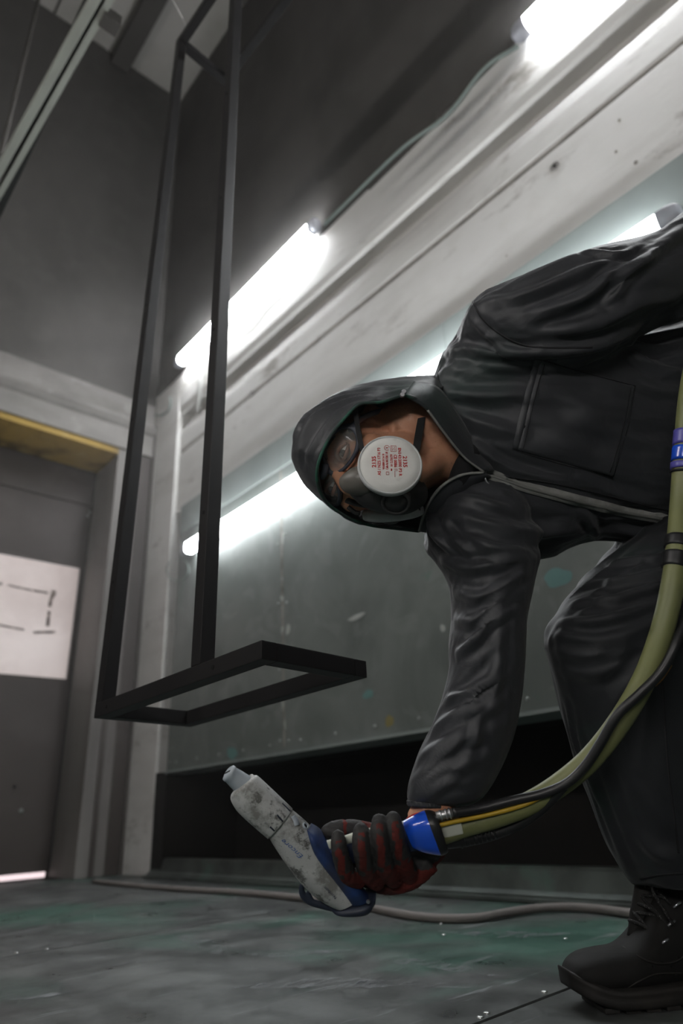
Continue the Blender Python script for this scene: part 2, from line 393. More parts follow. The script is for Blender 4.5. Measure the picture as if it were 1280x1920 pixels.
for (px, py, ry, rz, m, i) in ((1045, 1083, .055, .032, M_teal, 2), (668, 1157, .055, .012, M_glue, 1), (560, 1278, .022, .02, M_ochre, 1), (730, 1352, .022, .025, M_ochre, 1), (690, 1302, .03, .02, M_teal, 1), (830, 1178, .012, .016, M_glue, 1), (540, 1180, .02, .025, M_glue, 1), (435, 1412, .05, .03, M_teal, 0), (720, 1055, .05, .05, M_sheettop, 1), (700, 1190, .03, .045, M_sheettop, 1)):
    if m is M_sheettop: continue
    blob('paint_smear', on_x(px, py, XR), ry, rz, m, pn[i], px)
for k in range(7):   # lumps of old sealant on the vertical joint
    z = 1.62-.16*k+random.uniform(-.04, .04); blob('sealant_lump', Vector((0, 2.68+random.uniform(-.012, .012), z)), random.uniform(.006, .016), random.uniform(.015, .04), M_glue, pn[0], 50+k)
box('joint_grime', XR-.0012, XR+.01, 2.6745, 2.6855, .58, 2.09, M_stain, wr)
box('slot_back', 2.5, 2.55, YF, 4.0, 0, .6, M_dark, wr)
box('slot_roof', XR+.125, 2.5, YF, 4.0, .56, .60, M_dark, wr)
box('slot_end', XR+.002, 2.5, 3.862, 3.995, .0, .556, M_dark, wr)
box('slot_floor', XR+.07, 2.5, YF, 4.0, 0.0, .03, M_dark, wr)
prism_y('curb', [(XR-.02, 0), (XR-.02, .018), (XR+.0, .03), (XR+.012, .085), (XR+.02, .095), (XR+.068, .095), (XR+.068, 0)], YF, 3.99, M_curb, wr)
box('curb_bead', XR-.05, XR-.021, YF, 3.98, .0, .012, M_curb, wr, .003)
# pillar in the corner
box('pillar', XR, XR+.28, 4.0, YB, 0, 3.42, M_white, wr, .006)
box('pillar_trim', XR-.008, XR-.0005, 4.345, 4.39, .0, 3.2, M_jamb, wr)

# end wall with a recessed doorway
wb = tag(empty('wall_back'), 'dark grey end wall above a plastered beam over the doorway', None, None, 'structure')
box('upper_wall', XL, XR, YB, YB+.3, 3.43, ZC, M_upper, wb)
def prism_x(name, prof, x0, x1, m, parent, sub=1, jit=0):
    V, n = [], len(prof); rnd = random.Random(3)
    for j in range(sub+1):
        x = x0+(x1-x0)*j/sub; d = rnd.uniform(-jit, jit)
        V += [(x, y+d, z+d*.6) for y, z in prof]
    Fc = [tuple(range(n)), tuple(range(sub*n, sub*n+n))] + [(j*n+i, j*n+(i+1) % n, (j+1)*n+(i+1) % n, (j+1)*n+i) for j in range(sub) for i in range(n)]
    return raw(name, V, Fc, m, parent)
prism_x('beam', [(YB-.01, 3.43), (YB-.015, 3.24), (YB-.05, 3.225), (YB-.065, 3.19), (YB-.04, 3.15), (YB-.02, 3.13), (YB-.02, 2.95), (YB+.3, 2.95), (YB+.3, 3.43)], XL, 1.995, M_beam, wb, 60, .004)
box('lintel_underside', XL, 1.72, YB+.0, YB+.40, 2.90, 2.949, M_yellow, wb)
box('jamb_face', 1.72, 1.90, YB, YB+.42, 0, 2.949, M_jamb, wb, .004)
box('jamb_strip', 1.90, 1.995, YB+.002, YB+.3, 0, 2.949, M_door, wb, .004)
box('jamb_bead', 1.80, 1.83, YB-.014, YB-.0005, 0, 2.9, M_door, wb, .003)
box('wall_fill', XL, .1, YB, YB+.4, 0, 2.9, M_upper, wb)
d = tag(empty('door_1'), 'brown grey door with a backlit acrylic pane', None, None, 'structure')
YD = YB+.42
box('leaf', .12, 1.712, YD, YD+.05, .035, 2.94, M_door, d, .004)
box('transom', .12, 1.712, YD-.014, YD-.0005, 2.60, 2.63, M_door, d, .003)
q0, q1, q2 = on_y(150, 1066, YD-.01), on_y(125, 1273, YD-.01), on_y(0, 1036, YD-.01)
pane = box('pane', .5, q0.x-.002, YD-.008, YD-.0005, q1.z, q0.z, M_pane, d, .002)
def strip_y(name, a, b, wdt, Y, m, parent, t=.0015):
    A, B = on_y(*a, Y), on_y(*b, Y); D = (B-A).normalized(); n = Vector((0, -1, 0)); s = D.cross(n)*wdt/2
    V = [A+s, A-s, B-s, B+s]; V += [v+n*t for v in V]
    return raw(name, V, [(0, 1, 2, 3), (4, 5, 6, 7), (0, 1, 5, 4), (1, 2, 6, 5), (2, 3, 7, 6), (3, 0, 4, 7)], m, parent)
for a, b, wd in (((-60, 1086), (4, 1095), .016), ((14, 1097), (60, 1107), .012), ((62, 1107), (90, 1112), .014), ((101, 1107), (99, 1118), .035), ((97, 1118), (93, 1138), .024), ((92, 1146), (89, 1174), .022), ((-60, 1164), (0, 1172), .012), ((0, 1172), (45, 1181), .012), ((62, 1186), (103, 1185), .018)):
    strip_y('tape_mark', a, b, wd, YD-.0086, M_tape, pane)
box('light_gap', .2, 1.70, YD+.01, YD+.03, .003, .033, M_gap, d)
for px, py in ((168, 960), (164, 967), (40, 1520)):
    q = on_y(px, py, YD-.004); screw((q.x, YD-.0005, q.z), (0, -1, 0), .014, .01, M_dullbolt, d, 'bolt')
cyl('vent_grommet', on_y(27, 1475, YD-.001), (0, -1, 0), .012, .012, .006, M_dark, d, 12)

# the sides the photograph does not show
tag(box('wall_left', XL-.3, XL, YF, YB+.4, 0, ZC, M_upper), 'booth side wall opposite the panelled one', None, None, 'structure')
tag(box('wall_front', XL, XR+.6, YF-.3, YF, 0, ZC, M_upper), 'end wall behind the camera', None, None, 'structure')
ce = tag(empty('ceiling'), 'high dusty ceiling of sheets between dark steel beams', None, None, 'structure')
for xa, xb in ((-1.7, -.52), (-.50, .64), (.66, 1.30), (1.32, 2.3)):
    for ya, yb in ((-2.6, -.4), (-.38, 1.5), (1.52, 3.0), (3.02, 4.7)):
        box('ceiling_sheet', xa, xb, ya, yb, ZC + (.0 if xb < 1 else .01), ZC+.05, M_ceil, ce, .01)
box('ceiling_back', -1.8, 2.4, -2.7, 4.8, ZC+.05, ZC+.1, M_ceilbeam, ce)
for x in (-.51, 1.31): box('ceiling_beam', x-.09, x+.09, -2.6, 4.39, ZC-.16, ZC-.001, M_ceilbeam, ce, .01)
for y in (1.2, 3.1): box('cross_beam', -1.69, 1.99, y-.05, y+.05, ZC-.10, ZC-.002, M_ceilbeam, ce, .01)

# ------------------------------------------------------------------ tube lamps
M_clear = mat('clear_lamp_end', (.78, .80, .88), .25, trans=.55, ior=1.3)
M_tubeA = emit('lit_tube_cover', (.95, .975, 1.0), LAMP_HIGH); M_tubeC = emit('lit_tube_cover_low', (.94, .975, 1.0), LAMP_LOW)
M_tubeB = emit('fill_tube_cover', (1.0, .97, .935), FILL_POWER)  # cover of the added fill lamps
M_clip = mat('steel_clip', (.5, .5, .5), .35, .8); M_cable = mat('grey_green_cable', (.25, .30, .28), .6); M_wcable = mat('white_cable', (.72, .72, .7), .5)
def lamp_mesh(L, m):
    out = {}
    def rr(hw, hd, n=28, p=3.4):
        r = []
        for k in range(n):
            t = 2*pi*k/n; c, s = cos(t), sin(t)
            r.append((math.copysign(abs(c)**(2/p), c)*hd, math.copysign(abs(s)**(2/p), s)*hw))
        return r
    def body(y0, y1, hw, hd, rnd0, rnd1):
        ys = []
        if rnd0: ys += [(y0, .55), (y0+.012, .85), (y0+.035, 1)]
        else: ys += [(y0, 1)]
        if rnd1: ys += [(y1-.035, 1), (y1-.012, .85), (y1, .55)]
        else: ys += [(y1, 1)]
        bm = bmesh.new(); rings_to(bm, [[(x*s, y, z*s) for x, z in rr(hw, hd)] for y, s in ys]); return bm
    for nm, bm, mm in (('lit_cover', body(.075, L-.075, .040, .034, 0, 0), m), ('end_cap', body(0, .074, .043, .037, 1, 0), M_clear), ('end_cap2', body(L-.074, L, .043, .037, 0, 1), M_clear)):
        bmesh.ops.recalc_face_normals(bm, faces=bm.faces); me = bpy.data.meshes.new(nm); bm.to_mesh(me); bm.free(); me.materials.append(mm)
        for p in me.polygons: p.use_smooth = True
        out[nm] = me
    for k, y in enumerate((.28, L-.28)):
        bm = bmesh.new(); add_box(bm, .0345, .0595, y-.02, y+.02, -.03, .03, .003)
        bmesh.ops.recalc_face_normals(bm, faces=bm.faces); me = bpy.data.meshes.new('bracket'); bm.to_mesh(me); bm.free(); me.materials.append(M_clip); out['bracket%d' % k] = me
    for k, (y, z) in enumerate(((.03, -.018), (.03, .018), (L-.03, -.018), (L-.03, .018))):
        bm = bmesh.new(); add_cyl(bm, (-.02, y-.02, z), (0, 1, 0), .005, .005, .04, 8)
        me = bpy.data.meshes.new('lamp_pin'); bm.to_mesh(me); bm.free(); me.materials.append(M_clip); out['lamp_pin%d' % k] = me
    return out
LM, LMC, LMB = lamp_mesh(1.78, M_tubeA), lamp_mesh(1.78, M_tubeC), lamp_mesh(1.78, M_tubeB)
def lamp(loc, label, meshes=LM, flip=False):
    e = empty('tube_lamp'); e.location = loc
    if flip: e.rotation_euler = (0, 0, pi)
    for nm, me in meshes.items():
        o = link(nm.rstrip('0123456789'), me, None, e)
    tag(e, label, 'lamp', 'tube lamps along the booth wall' if not flip else 'added fill tube lamps on the wall behind the camera'); return e
XLMP = XR-.06
L1 = lamp((XLMP, 2.18, 3.58), 'glowing tube lamp on the wall edge crossed by both hanging uprights')
lamp((XLMP, -1.02, 3.50), 'glowing tube lamp cut off by the top of the picture')
L3 = lamp((XLMP, 1.90, 1.90), 'glowing tube lamp on the metal panel left of the hooded head', LMC)
lamp((XLMP, .37, 2.03), 'glowing tube lamp half hidden behind the worker\'s shoulder and raised arm', LMC)
lamp((XL+.06, -.1, 1.15), 'added fill tube lamp on the wall behind the camera, end wall side', LMB, True)  # this and the next: fill lamps added out of view for the face
lamp((XL+.06, 2.3, 2.25), 'added fill tube lamp on the wall behind the camera, doorway side', LMB, True)
def wcable(P, r, m, parent, n=8, sm_=6, nm='cable'):
    o = tube(nm, P, r, m, parent, n, sm_); o.matrix_parent_inverse = Matrix.Translation(-Vector(parent.location)); return o
wcable([(XR-.016, .77, 3.50), (XR-.02, .95, 3.56), (XR-.018, 1.2, 3.50), (XR-.02, 1.5, 3.57), (XR-.02, 1.9, 3.58), (XR-.02, 2.17, 3.58)], .010, M_cable, L1)
wcable([on_x(530, 555, 1.97), on_x(505, 578, 1.965), on_x(470, 620, 1.96), on_x(430, 640, 1.97), on_x(400, 650, 1.985)], .009, M_wcable, L1)
tube('conduit', [on_x(378, 660, 1.985), on_x(374, 720, 1.985), on_x(371, 775, 2.06)], .018, M_wcable, wr, 8, 4)
def ring_pts(cx, cy, r, X, a0=0, a1=2*pi, n=16):
    return [on_x(cx + r*cos(a0+(a1-a0)*k/n), cy + r*sin(a0+(a1-a0)*k/n), X) for k in range(n+1)]
wcable(ring_pts(333, 1068, 21, 1.985, -1.2, 3.9), .004, M_cable, L3, 6, 2)
tube('cable_loop', ring_pts(296, 755, 24, 1.99, -.4, 2.7), .008, M_cable, wr, 6, 2)

# overhead conveyor rail: two flanges with a slot
rl = tag(empty('overhead_rail'), 'pale overhead conveyor rail with a dark slot, running along the booth', 'rail')
M_rail = mat('pale_green_rail', (.36, .38, .34), .5, .2, layers=[((.22, .22, .2), .7, .45, .7, N_(scale=5, detail=5, stretch=(1, .3, 1)))])
RZ = 3.2
def rail_x(x, y): return on_z(x, y, RZ).x
ya, yb_ = -2.4, 4.38
def rail_line(px0, px1):
    a, b = on_z(*px0, RZ), on_z(*px1, RZ); k = (b.x-a.x)/(b.y-a.y); return a.x - k*a.y, k
for nm, e0, e1 in (('flange', ((0, 302), (168, 0)), ((0, 338), (190, 0))), ('flange', ((0, 352), (199, 0)), ((0, 378), (214, 0)))):
    (b0, k0), (b1, k1) = rail_line(*e0), rail_line(*e1); b0 = (b0+k0*2+b1+k1*2)/2; kk = (k0+k1)/2; hw = .5*abs((rail_line(*e1)[0]+k1*2)-(rail_line(*e0)[0]+k0*2))
    V = []
    for y in (ya, yb_):
        x = b0+kk*(y-2); V += [(x-hw, y, RZ), (x+hw, y, RZ), (x+hw, y, RZ+.05), (x-hw, y, RZ+.05)]
    raw(nm, V, [(0, 1, 2, 3), (4, 5, 6, 7), (0, 1, 5, 4), (1, 2, 6, 5), (2, 3, 7, 6), (3, 0, 4, 7)], M_rail, rl)
xm = rail_line((0, 345), (194, 0))
box('slot', xm[0]+xm[1]*2-.03, xm[0]+xm[1]*2+.03, ya, yb_, RZ+.052, RZ+.10, M_seam, rl)
q = on_z(200, 38, RZ); box('rail_bracket', q.x-.02, q.x+.05, q.y-.03, q.y+.03, RZ-.02, RZ+.04, M_ceilbeam, rl, .004)
for y in (-1.5, .6, 2.9): tube('hanger_rod', [(xm[0]+xm[1]*y, y, RZ+.09), (xm[0]+xm[1]*y, y, ZC-.002)], .012, M_ceilbeam, rl, 8)
for y in (-1.5, .6, 2.9): box('hanger_plate', xm[0]+xm[1]*y-.045, xm[0]+xm[1]*y+.045, y-.04, y+.04, RZ+.05, RZ+.062, M_ceilbeam, rl)

# ------------------------------------------------------------------ the hanging steel frame being coated
M_steel = mat('matt_black_powder_coat', (.012, .011, .0115), .5, .0, layers=[((.018, .017, .017), .6, .45, .7, N_(scale=7, detail=5))], bump=[(.05, .001, N_(scale=220, detail=2))], spec=.25)
M_hole = mat('drilled_hole', (.002, .002, .002), .9)
fr = tag(empty('hanging_frame'), 'tall black square-tube steel frame hanging in front of the wall lamps', 'frame')
T = .03
FX, FY, FZ, FA, FB, FH, frz, frx, fry = .557, 1.409, .485, .572, .234, 2.526, .046, -.03, .033
FM = Matrix.Translation((FX, FY, FZ)) @ Matrix.Rotation(frz, 4, 'Z') @ Matrix.Rotation(fry, 4, 'Y') @ Matrix.Rotation(frx, 4, 'X')
def fbar(name, x0, x1, y0, y1, z0, z1): return box(name, x0, x1, y0, y1, z0, z1, M_steel, fr, .0022, FM)
for z in (0, FH-T):
    fbar('long_rail', 0, T, -FA, 0, z, z+T); fbar('long_rail', FB-T, FB, -FA, 0, z, z+T)
    fbar('cross_rail', T, FB-T, -T, -.0, z, z+T); fbar('cross_rail', T, FB-T, -FA, -FA+T, z, z+T)
fbar('upright', 0, T, -T, 0, T, FH-T)
s0 = .643*FA
fbar('upright', 0, T, -s0-T, -s0, T, FH-T)
def fhole(x, y, z, ax): 
    o = cyl('screw_hole', FM @ Vector((x, y, z)), FM.to_3x3() @ Vector(ax), .0042, .0042, .0006, M_hole, fr, 12); return o
for z in (.30, .75, 1.15, 1.6, 2.05): fhole(-.0001, -T/2, z, (-1, 0, 0))
for z in (.33, .80, 1.25, 1.7): fhole(-.0001, -s0-T/2, z, (-1, 0, 0))
fhole(-.0001, -.055, T/2, (-1, 0, 0)); fhole(-.0001, -s0-.07, T/2, (-1, 0, 0))
hk = FM @ Vector((T/2, -.05, FH))
tube('hook_wire', [hk + Vector((0, 0, -.002)), hk + Vector((-.02, 0, .07)), hk + Vector((-.12, -.02, .14)), Vector((xm[0]+xm[1]*hk.y+.02, hk.y-.02, RZ-.003))], .002, M_clip, fr, 6, 5)
hk = FM @ Vector((T/2, -FA+.05, FH))
tube('hook_wire', [hk + Vector((0, 0, -.002)), hk + Vector((-.02, 0, .07)), hk + Vector((-.12, -.02, .14)), Vector((xm[0]+xm[1]*hk.y+.02, hk.y-.02, RZ-.003))], .002, M_clip, fr, 6, 5)

# grey cable lying along the floor by the curb
fc = tube('floor_cable', [on_z(x, y, .011) for x, y in ((175, 1652), (250, 1660), (340, 1667), (450, 1673), (560, 1683), (640, 1692), (700, 1703), (760, 1715), (830, 1722), (900, 1720), (970, 1708), (1040, 1701), (1110, 1703), (1180, 1712), (1260, 1722))] + [(1.75, .6, .011), (1.7, .2, .011)], .011, mat('grey_rubber_cable', (.17, .155, .145), .7), None, 10, 6)
tag(fc, 'grey rubber cable lying in a slack wave along the floor by the curb', 'cable')

# pale smears and highlights painted as thin streaks on the floor plates
M_streak = mat('painted_highlight_streak', (.30, .315, .33), .4, layers=[((.2, .22, .22), .7, .45, .7, N_(scale=30, detail=5, stretch=(1, 3, 1)))])
_nt = M_streak.node_tree; _t = tex(_nt, 9, 8, .75, (1.2, 3.5, 1), .6, off=(2, 5, 1), rot=(0, 0, .55)); _r = ramp(_nt, _t, [(.47, (0, 0, 0)), (.62, (.75, .75, .75))]); _nt.links.new(_r.outputs[0], _nt.nodes['Principled BSDF'].inputs['Alpha'])
for pts, hw in (([(430, 1852), (520, 1846), (620, 1842), (720, 1845), (830, 1850)], .035), ([(640, 1842), (760, 1843), (880, 1852)], .02), ([(450, 1787), (520, 1790), (600, 1786), (680, 1780)], .03), ([(330, 1752), (380, 1768), (415, 1790)], .03), ([(195, 1808), (240, 1806), (285, 1798)], .02), ([(0, 1872), (60, 1868), (130, 1862)], .02), ([(820, 1745), (900, 1750), (990, 1752), (1080, 1750)], .04), ([(700, 1800), (800, 1806), (930, 1830)], .03)):
    C_ = [Vector(q) for q in catmull([list(on_z(x, y, .0007)) for x, y in pts], 6)]; V = []
    for i, p in enumerate(C_):
        t_ = (C_[min(i+1, len(C_)-1)]-C_[max(i-1, 0)]).normalized(); sd = Vector((-t_.y, t_.x, 0)); k_ = hw*sin(pi*(i+.6)/(len(C_)+.2))*(1+.2*sin(i*2.3))
        V += [p + sd*k_, p - sd*k_]
    raw('highlight_streak', V, [(2*i, 2*i+1, 2*i+3, 2*i+2) for i in range(len(C_)-1)], M_streak, fl, True, False)

# ================================================================== THE WORKER
M_cloth = mat('charcoal_nylon_jacket', (.029, .0305, .035), .52, spec=.45, sheen=.12,
              layers=[((.034, .036, .041), .7, .45, .72, N_(scale=6, detail=6)), ((.02, .06, .045), .45, .62, .78, N_(scale=3.3, detail=5, off=(1, 6, 2))), ((.06, .062, .066), .4, .60, .75, N_(scale=14, detail=7, off=(5, 1, 3)))],
              bump=[(.35, .004, N_(scale=26, detail=5, dist=1.2)), (.06, .0006, N_(scale=900, detail=1))])
M_trous = mat('charcoal_work_trousers', (.016, .0175, .020), .62, spec=.35, sheen=.1,
              layers=[((.022, .024, .028), .7, .42, .7, N_(scale=7, detail=7)), ((.02, .075, .052), .6, .58, .75, N_(scale=3.0, detail=5, off=(2.2, 3.4, 1.0)))],
              bump=[(.3, .004, N_(scale=22, detail=6, dist=.8)), (.1, .0006, N_(scale=700, detail=1))])
M_lining = mat('dark_seam_thread', (.012, .012, .014), .8)
M_zip = mat('grey_zip_tape', (.21, .21, .2), .75, layers=[((.32, .32, .31), .6, .45, .7, N_(scale=60, detail=3))], bump=[(.3, .0006, N_(scale=420, detail=1))])
M_zipm = mat('zip_metal', (.62, .62, .66), .3, .9)
M_skin = mat('weathered_skin', (.60, .30, .185), .48, spec=.4, sss=.12, layers=[((.42, .20, .125), .7, .45, .72, N_(scale=16, detail=6)), ((.56, .31, .21), .6, .5, .75, N_(scale=38, detail=5, off=(3, 1, 2))), ((.15, .075, .055), .35, .64, .74, N_(scale=170, detail=2, off=(1, 2, 3)))], bump=[(.25, .0012, N_(scale=240, detail=4)), (.2, .002, N_(scale=60, detail=4))])
M_black = mat('black_knit_shirt', (.008, .008, .009), .9)
M_hair = mat('grey_brown_hair', (.06, .05, .045), .6, layers=[((.16, .15, .14), .8, .5, .7, N_(scale=120, detail=3, stretch=(1, 1, .15)))], bump=[(.6, .003, N_(scale=160, detail=3, stretch=(1, 1, .15)))])

person = tag(empty('person'), 'person in hooded charcoal workwear, goggles and respirator, bending over to spray', 'person')
person.location = (0, 0, 0)

# ---------------------------------------------------------------- jacket: torso and both sleeves grown together
S_torso = [(750, 760, 765, 920, 1.235, 1.235, .05), (775, 745, 782, 930, 1.225, 1.225, .08), (800, 745, 805, 930, 1.20, 1.20, .10), (818, 700, 815, 985, 1.19, 1.20, .14), (838, 650, 830, 1020, 1.19, 1.20, .18), (880, 590, 870, 1045, 1.20, 1.20, .23),
           (960, 575, 960, 1052, 1.21, 1.20, .26), (1040, 580, 1030, 1044, 1.22, 1.20, .27), (1110, 596, 1090, 1018, 1.23, 1.21, .27), (1170, 622, 1140, 1012, 1.24, 1.22, .27),
           (1230, 612, 1200, 1022, 1.25, 1.23, .27), (1300, 598, 1285, 1028, 1.26, 1.24, .27), (1400, 590, 1390, 1050, 1.28, 1.26, .28), (1460, 600, 1450, 1060, 1.29, 1.27, .27)]
S_larm = [(860, 640, 930, 800, 1.17, 1.17, .13), (884, 566, 985, 720, 1.13, 1.15, .17), (955, 528, 1050, 700, 1.11, 1.11, .17), (1050, 491, 1112, 682, 1.10, 1.09, .165), (1140, 467, 1172, 650, 1.10, 1.09, .16),
          (1222, 443, 1232, 612, 1.11, 1.11, .15), (1286, 396, 1300, 590, 1.13, 1.14, .145), (1360, 350, 1400, 530, 1.16, 1.18, .13), (1420, 300, 1480, 440, 1.18, 1.22, .11), (1470, 240, 1530, 340, 1.19, 1.23, .09)]
S_rarm = [(835, 900, 975, 880, 1.18, 1.18, .14), (803, 965, 985, 965, 1.12, 1.14, .17), (800, 1012, 1000, 1012, 1.09, 1.12, .17), (824, 1052, 1003, 1055, 1.07, 1.09, .165), (847, 1095, 990, 1105, 1.05, 1.07, .15), (855, 1150, 975, 1168, 1.03, 1.05, .14),
          (850, 1213, 970, 1240, 1.01, 1.03, .13), (850, 1255, 965, 1300, 1.00, 1.015, .125), (835, 1310, 957, 1352, .985, 1.0, .125), (811, 1370, 942, 1408, .97, .985, .12), (787, 1420, 918, 1465, .955, .97, .11), (768, 1468, 893, 1502, .945, .955, .095), (763, 1496, 858, 1514, .94, .945, .07), (766, 1506, 842, 1514, .938, .942, .06)]
bm = bmesh.new()
for S, p in ((S_torso, 2.3), (S_larm, 2.2), (S_rarm, 2.2)): rings_to(bm, loft_sections(S, 32, 5, p))
me_j = remesh(bm, .0037, 7, .5)
# large soft folds first, then the sharp ones traced from the cloth
def cvec(dx, dy): return (cr*dx - cu*dy).normalized()
V, N = mesh_np(me_j); Cn = np.array(list(CP))
rel = V - Cn; zd = rel @ np.array(list(cf)); PXx = 640 + FPX*(rel @ np.array(list(cr)))/zd; PXy = 960 - FPX*(rel @ np.array(list(cu)))/zd
def sm(a, b, x): t = np.clip((x-a)/(b-a), 0, 1); return t*t*(3-2*t)
m_rarm = sm(1030, 1075, PXy)
m_larm = sm(930, 1000, PXx)*(1-sm(620, 700, PXy + (1100-PXx)*.3))
m_tor = np.clip(1-m_rarm-m_larm, 0, 1)
wrinkle(me_j, .005, 14, squash(cvec(1, .12), .14), True, 1.3, m_tor)
wrinkle(me_j, .006, 15, squash(cvec(1, -.45), .14), True, 4.1, m_larm)
wrinkle(me_j, .002, 13, squash(cvec(-.62, 1), .13), True, 7.7, m_rarm)
bj = bvh_of(me_j)
F_ = []
# left (raised) sleeve: ridges running along the arm
F_ += [([(905, 570), (1000, 548), (1100, 505), (1190, 482)], .012, .007), ([(1000, 590), (1090, 560), (1160, 505), (1215, 480)], .012, .008), ([(930, 640), (1020, 660), (1110, 650), (1190, 622)], .013, .008),
       ([(1040, 625), (1120, 610), (1200, 570), (1270, 560)], .013, .006), ([(1150, 560), (1180, 510), (1230, 470), (1278, 430)], .012, .009), ([(1100, 470), (1160, 475), (1215, 460)], .008, .005), ([(885, 600), (930, 640), (990, 665)], .008, .005)]
# chest
F_ += [([(830, 660), (880, 655), (960, 660), (1010, 668)], .012, .006), ([(880, 640), (930, 650), (1000, 650)], .009, -.006), ([(830, 730), (900, 745), (985, 740)], .014, .005), ([(840, 770), (920, 800), (975, 815)], .013, .005),
       ([(835, 810), (900, 845), (960, 880), (1050, 905)], .010, .006), ([(840, 760), (870, 830), (885, 850)], .008, .005), ([(1090, 900), (1150, 925), (1240, 950)], .012, .005), ([(1180, 660), (1230, 690), (1280, 700)], .012, .007), ([(1175, 640), (1225, 655), (1285, 640)], .010, .008),
       ([(1190, 720), (1230, 735), (1280, 730)], .010, .004), ([(850, 960), (920, 985), (1010, 1000), (1080, 985)], .016, .007), ([(860, 1000), (930, 1030), (1000, 1035)], .013, .006), ([(835, 930), (900, 940), (960, 960)], .012, .005), ([(1090, 960), (1110, 985), (1120, 1015)], .009, .008), ([(1140, 990), (1200, 1000), (1270, 1000)], .012, .005),
       ([(805, 960), (815, 1000), (845, 1030)], .010, .009), ([(830, 985), (850, 1010), (890, 1045)], .009, .007)]
# hanging sleeve: spiral creases
F_ += [([(830, 1055), (880, 1065), (940, 1055), (1000, 1050)], .010, .008), ([(852, 1110), (900, 1120), (950, 1095), (990, 1065)], .010, .009), ([(855, 1160), (890, 1165), (930, 1130), (975, 1105)], .010, .009), ([(858, 1225), (885, 1205), (920, 1165), (965, 1140)], .009, .011),
       ([(838, 1312), (870, 1300), (905, 1275), (945, 1235)], .009, .010), ([(815, 1365), (860, 1335), (910, 1290), (950, 1260)], .012, .010), ([(790, 1420), (835, 1390), (900, 1330), (945, 1310)], .013, .009),
       ([(775, 1465), (820, 1430), (880, 1380), (925, 1370)], .013, .008), ([(780, 1490), (825, 1460), (880, 1430), (905, 1425)], .011, .007), ([(800, 1497), (840, 1470), (880, 1465)], .008, .006), ([(900, 1330), (890, 1390), (868, 1440)], .009, .006), ([(940, 1130), (935, 1200), (930, 1280), (915, 1350)], .011, .005)]
for pts, wd, am in F_: fold(me_j, bj, pts, wd*.95, am*(1.35 if pts[0][1] < 1040 else .95))
wrinkle(me_j, .0012, 48, squash(cvec(1, .1), .16), True, 2.2, m_tor); wrinkle(me_j, .0014, 46, squash(cvec(1, -.45), .16), True, 5.2, m_larm); wrinkle(me_j, .0007, 46, squash(cvec(-.5, 1), .16), True, 8.2, m_rarm)
jacket = link('jacket', me_j, M_cloth, person, True)
tag(jacket, 'charcoal hooded zip jacket')
bj = bvh_of(me_j)
# elastic cuff
cuff_c = [(at(763, 1500, .94)+at(843, 1510, .942))/2, (at(765, 1510, .938)+at(842, 1516, .94))/2]
ax = (at(843, 1512, .94)-at(764, 1508, .94)).normalized(); dn = (cuff_c[1]-cuff_c[0]).normalized(); bx = ax.cross(dn)
bm = bmesh.new(); rg = []
for h, k in ((-.4, .99), (0, 1.04), (.3, 1.0), (.55, 1.03), (.8, 1.0), (1.0, .98), (1.0, .86)):
    rg.append([cuff_c[0] + (cuff_c[1]-cuff_c[0])*h + (ax*cos(2*pi*j/96)*.030 + bx*sin(2*pi*j/96)*.027)*(k+.025*sin(j*2*pi/96*26)) for j in range(96)])
rings_to(bm, rg); from_bm('cuff', bm, M_cloth, jacket, True)
# zip: tape, coil and puller
zpts = [(908, 886), (960, 905), (1020, 922), (1090, 940), (1160, 957), (1230, 970), (1290, 982)]
drape_strip('zip_tape', bj, zpts, .0095, .0022, M_zip, jacket, 8)
drape_strip('zip_coil', bj, [(x, y+1.5) for x, y in zpts], .0026, .0042, M_zipm if False else mat('zip_coil', (.2, .2, .19), .5, .3), jacket, 8)
drape_strip('placket_seam', bj, [(830, 828), (880, 870), (945, 892), (1030, 905), (1120, 925), (1220, 950), (1290, 965)], .0012, .0012, M_lining, jacket, 8)
p_, n_ = hit(bj, 905, 884, .006)
zp = bmesh.new(); pr = cvec(.2, 1); add_tube(zp, [p_ + cvec(-.3, -.6)*.008, p_, p_ + pr*.008], [.0052, .006, .0042], 10); add_tube(zp, [p_ + pr*.004 + n_*.003, p_ + pr*.016 + n_*.005, p_ + cvec(.45, 1)*.026 + n_*.004], [.0034, .0038, .0044], 8, 4, .45)
from_bm('zip_puller', zp, M_zipm, jacket, True)
# seams and the chest pocket
for pts in ([(886, 566), (905, 598), (940, 628), (985, 648), (1040, 652), (1110, 652)], [(820, 700), (828, 740), (838, 790)]):
    drape_strip('seam', bj, pts, .0014, .001, M_lining, jacket, 8)
def pk(u, v): return .0025*sin(9*u+5*v)*sin(3.1*v) + .002*sin(14*v-7*u)*sin(pi*u)
pocket = drape_quad('chest_pocket', bj, [(1010, 672), (1192, 722), (1150, 896), (966, 845)], .0042, M_cloth, jacket, 40, 40, pk)
bp = bvh_of(me_j, pocket.data)
drape_strip('pocket_hem', bp, [(1009, 674), (995, 725), (980, 785), (967, 843)], .0065, .0024, M_cloth, jacket, 6)
for pts in ([(1022, 677), (1006, 730), (992, 790), (979, 848)], [(1014, 676), (1100, 700), (1190, 724)], [(1190, 724), (1176, 800), (1150, 893)], [(1148, 894), (1060, 872), (968, 846)], [(1182, 728), (1168, 800), (1143, 886)]):
    drape_strip('stitching', bp, pts, .0006, .0012, M_lining, jacket, 6)

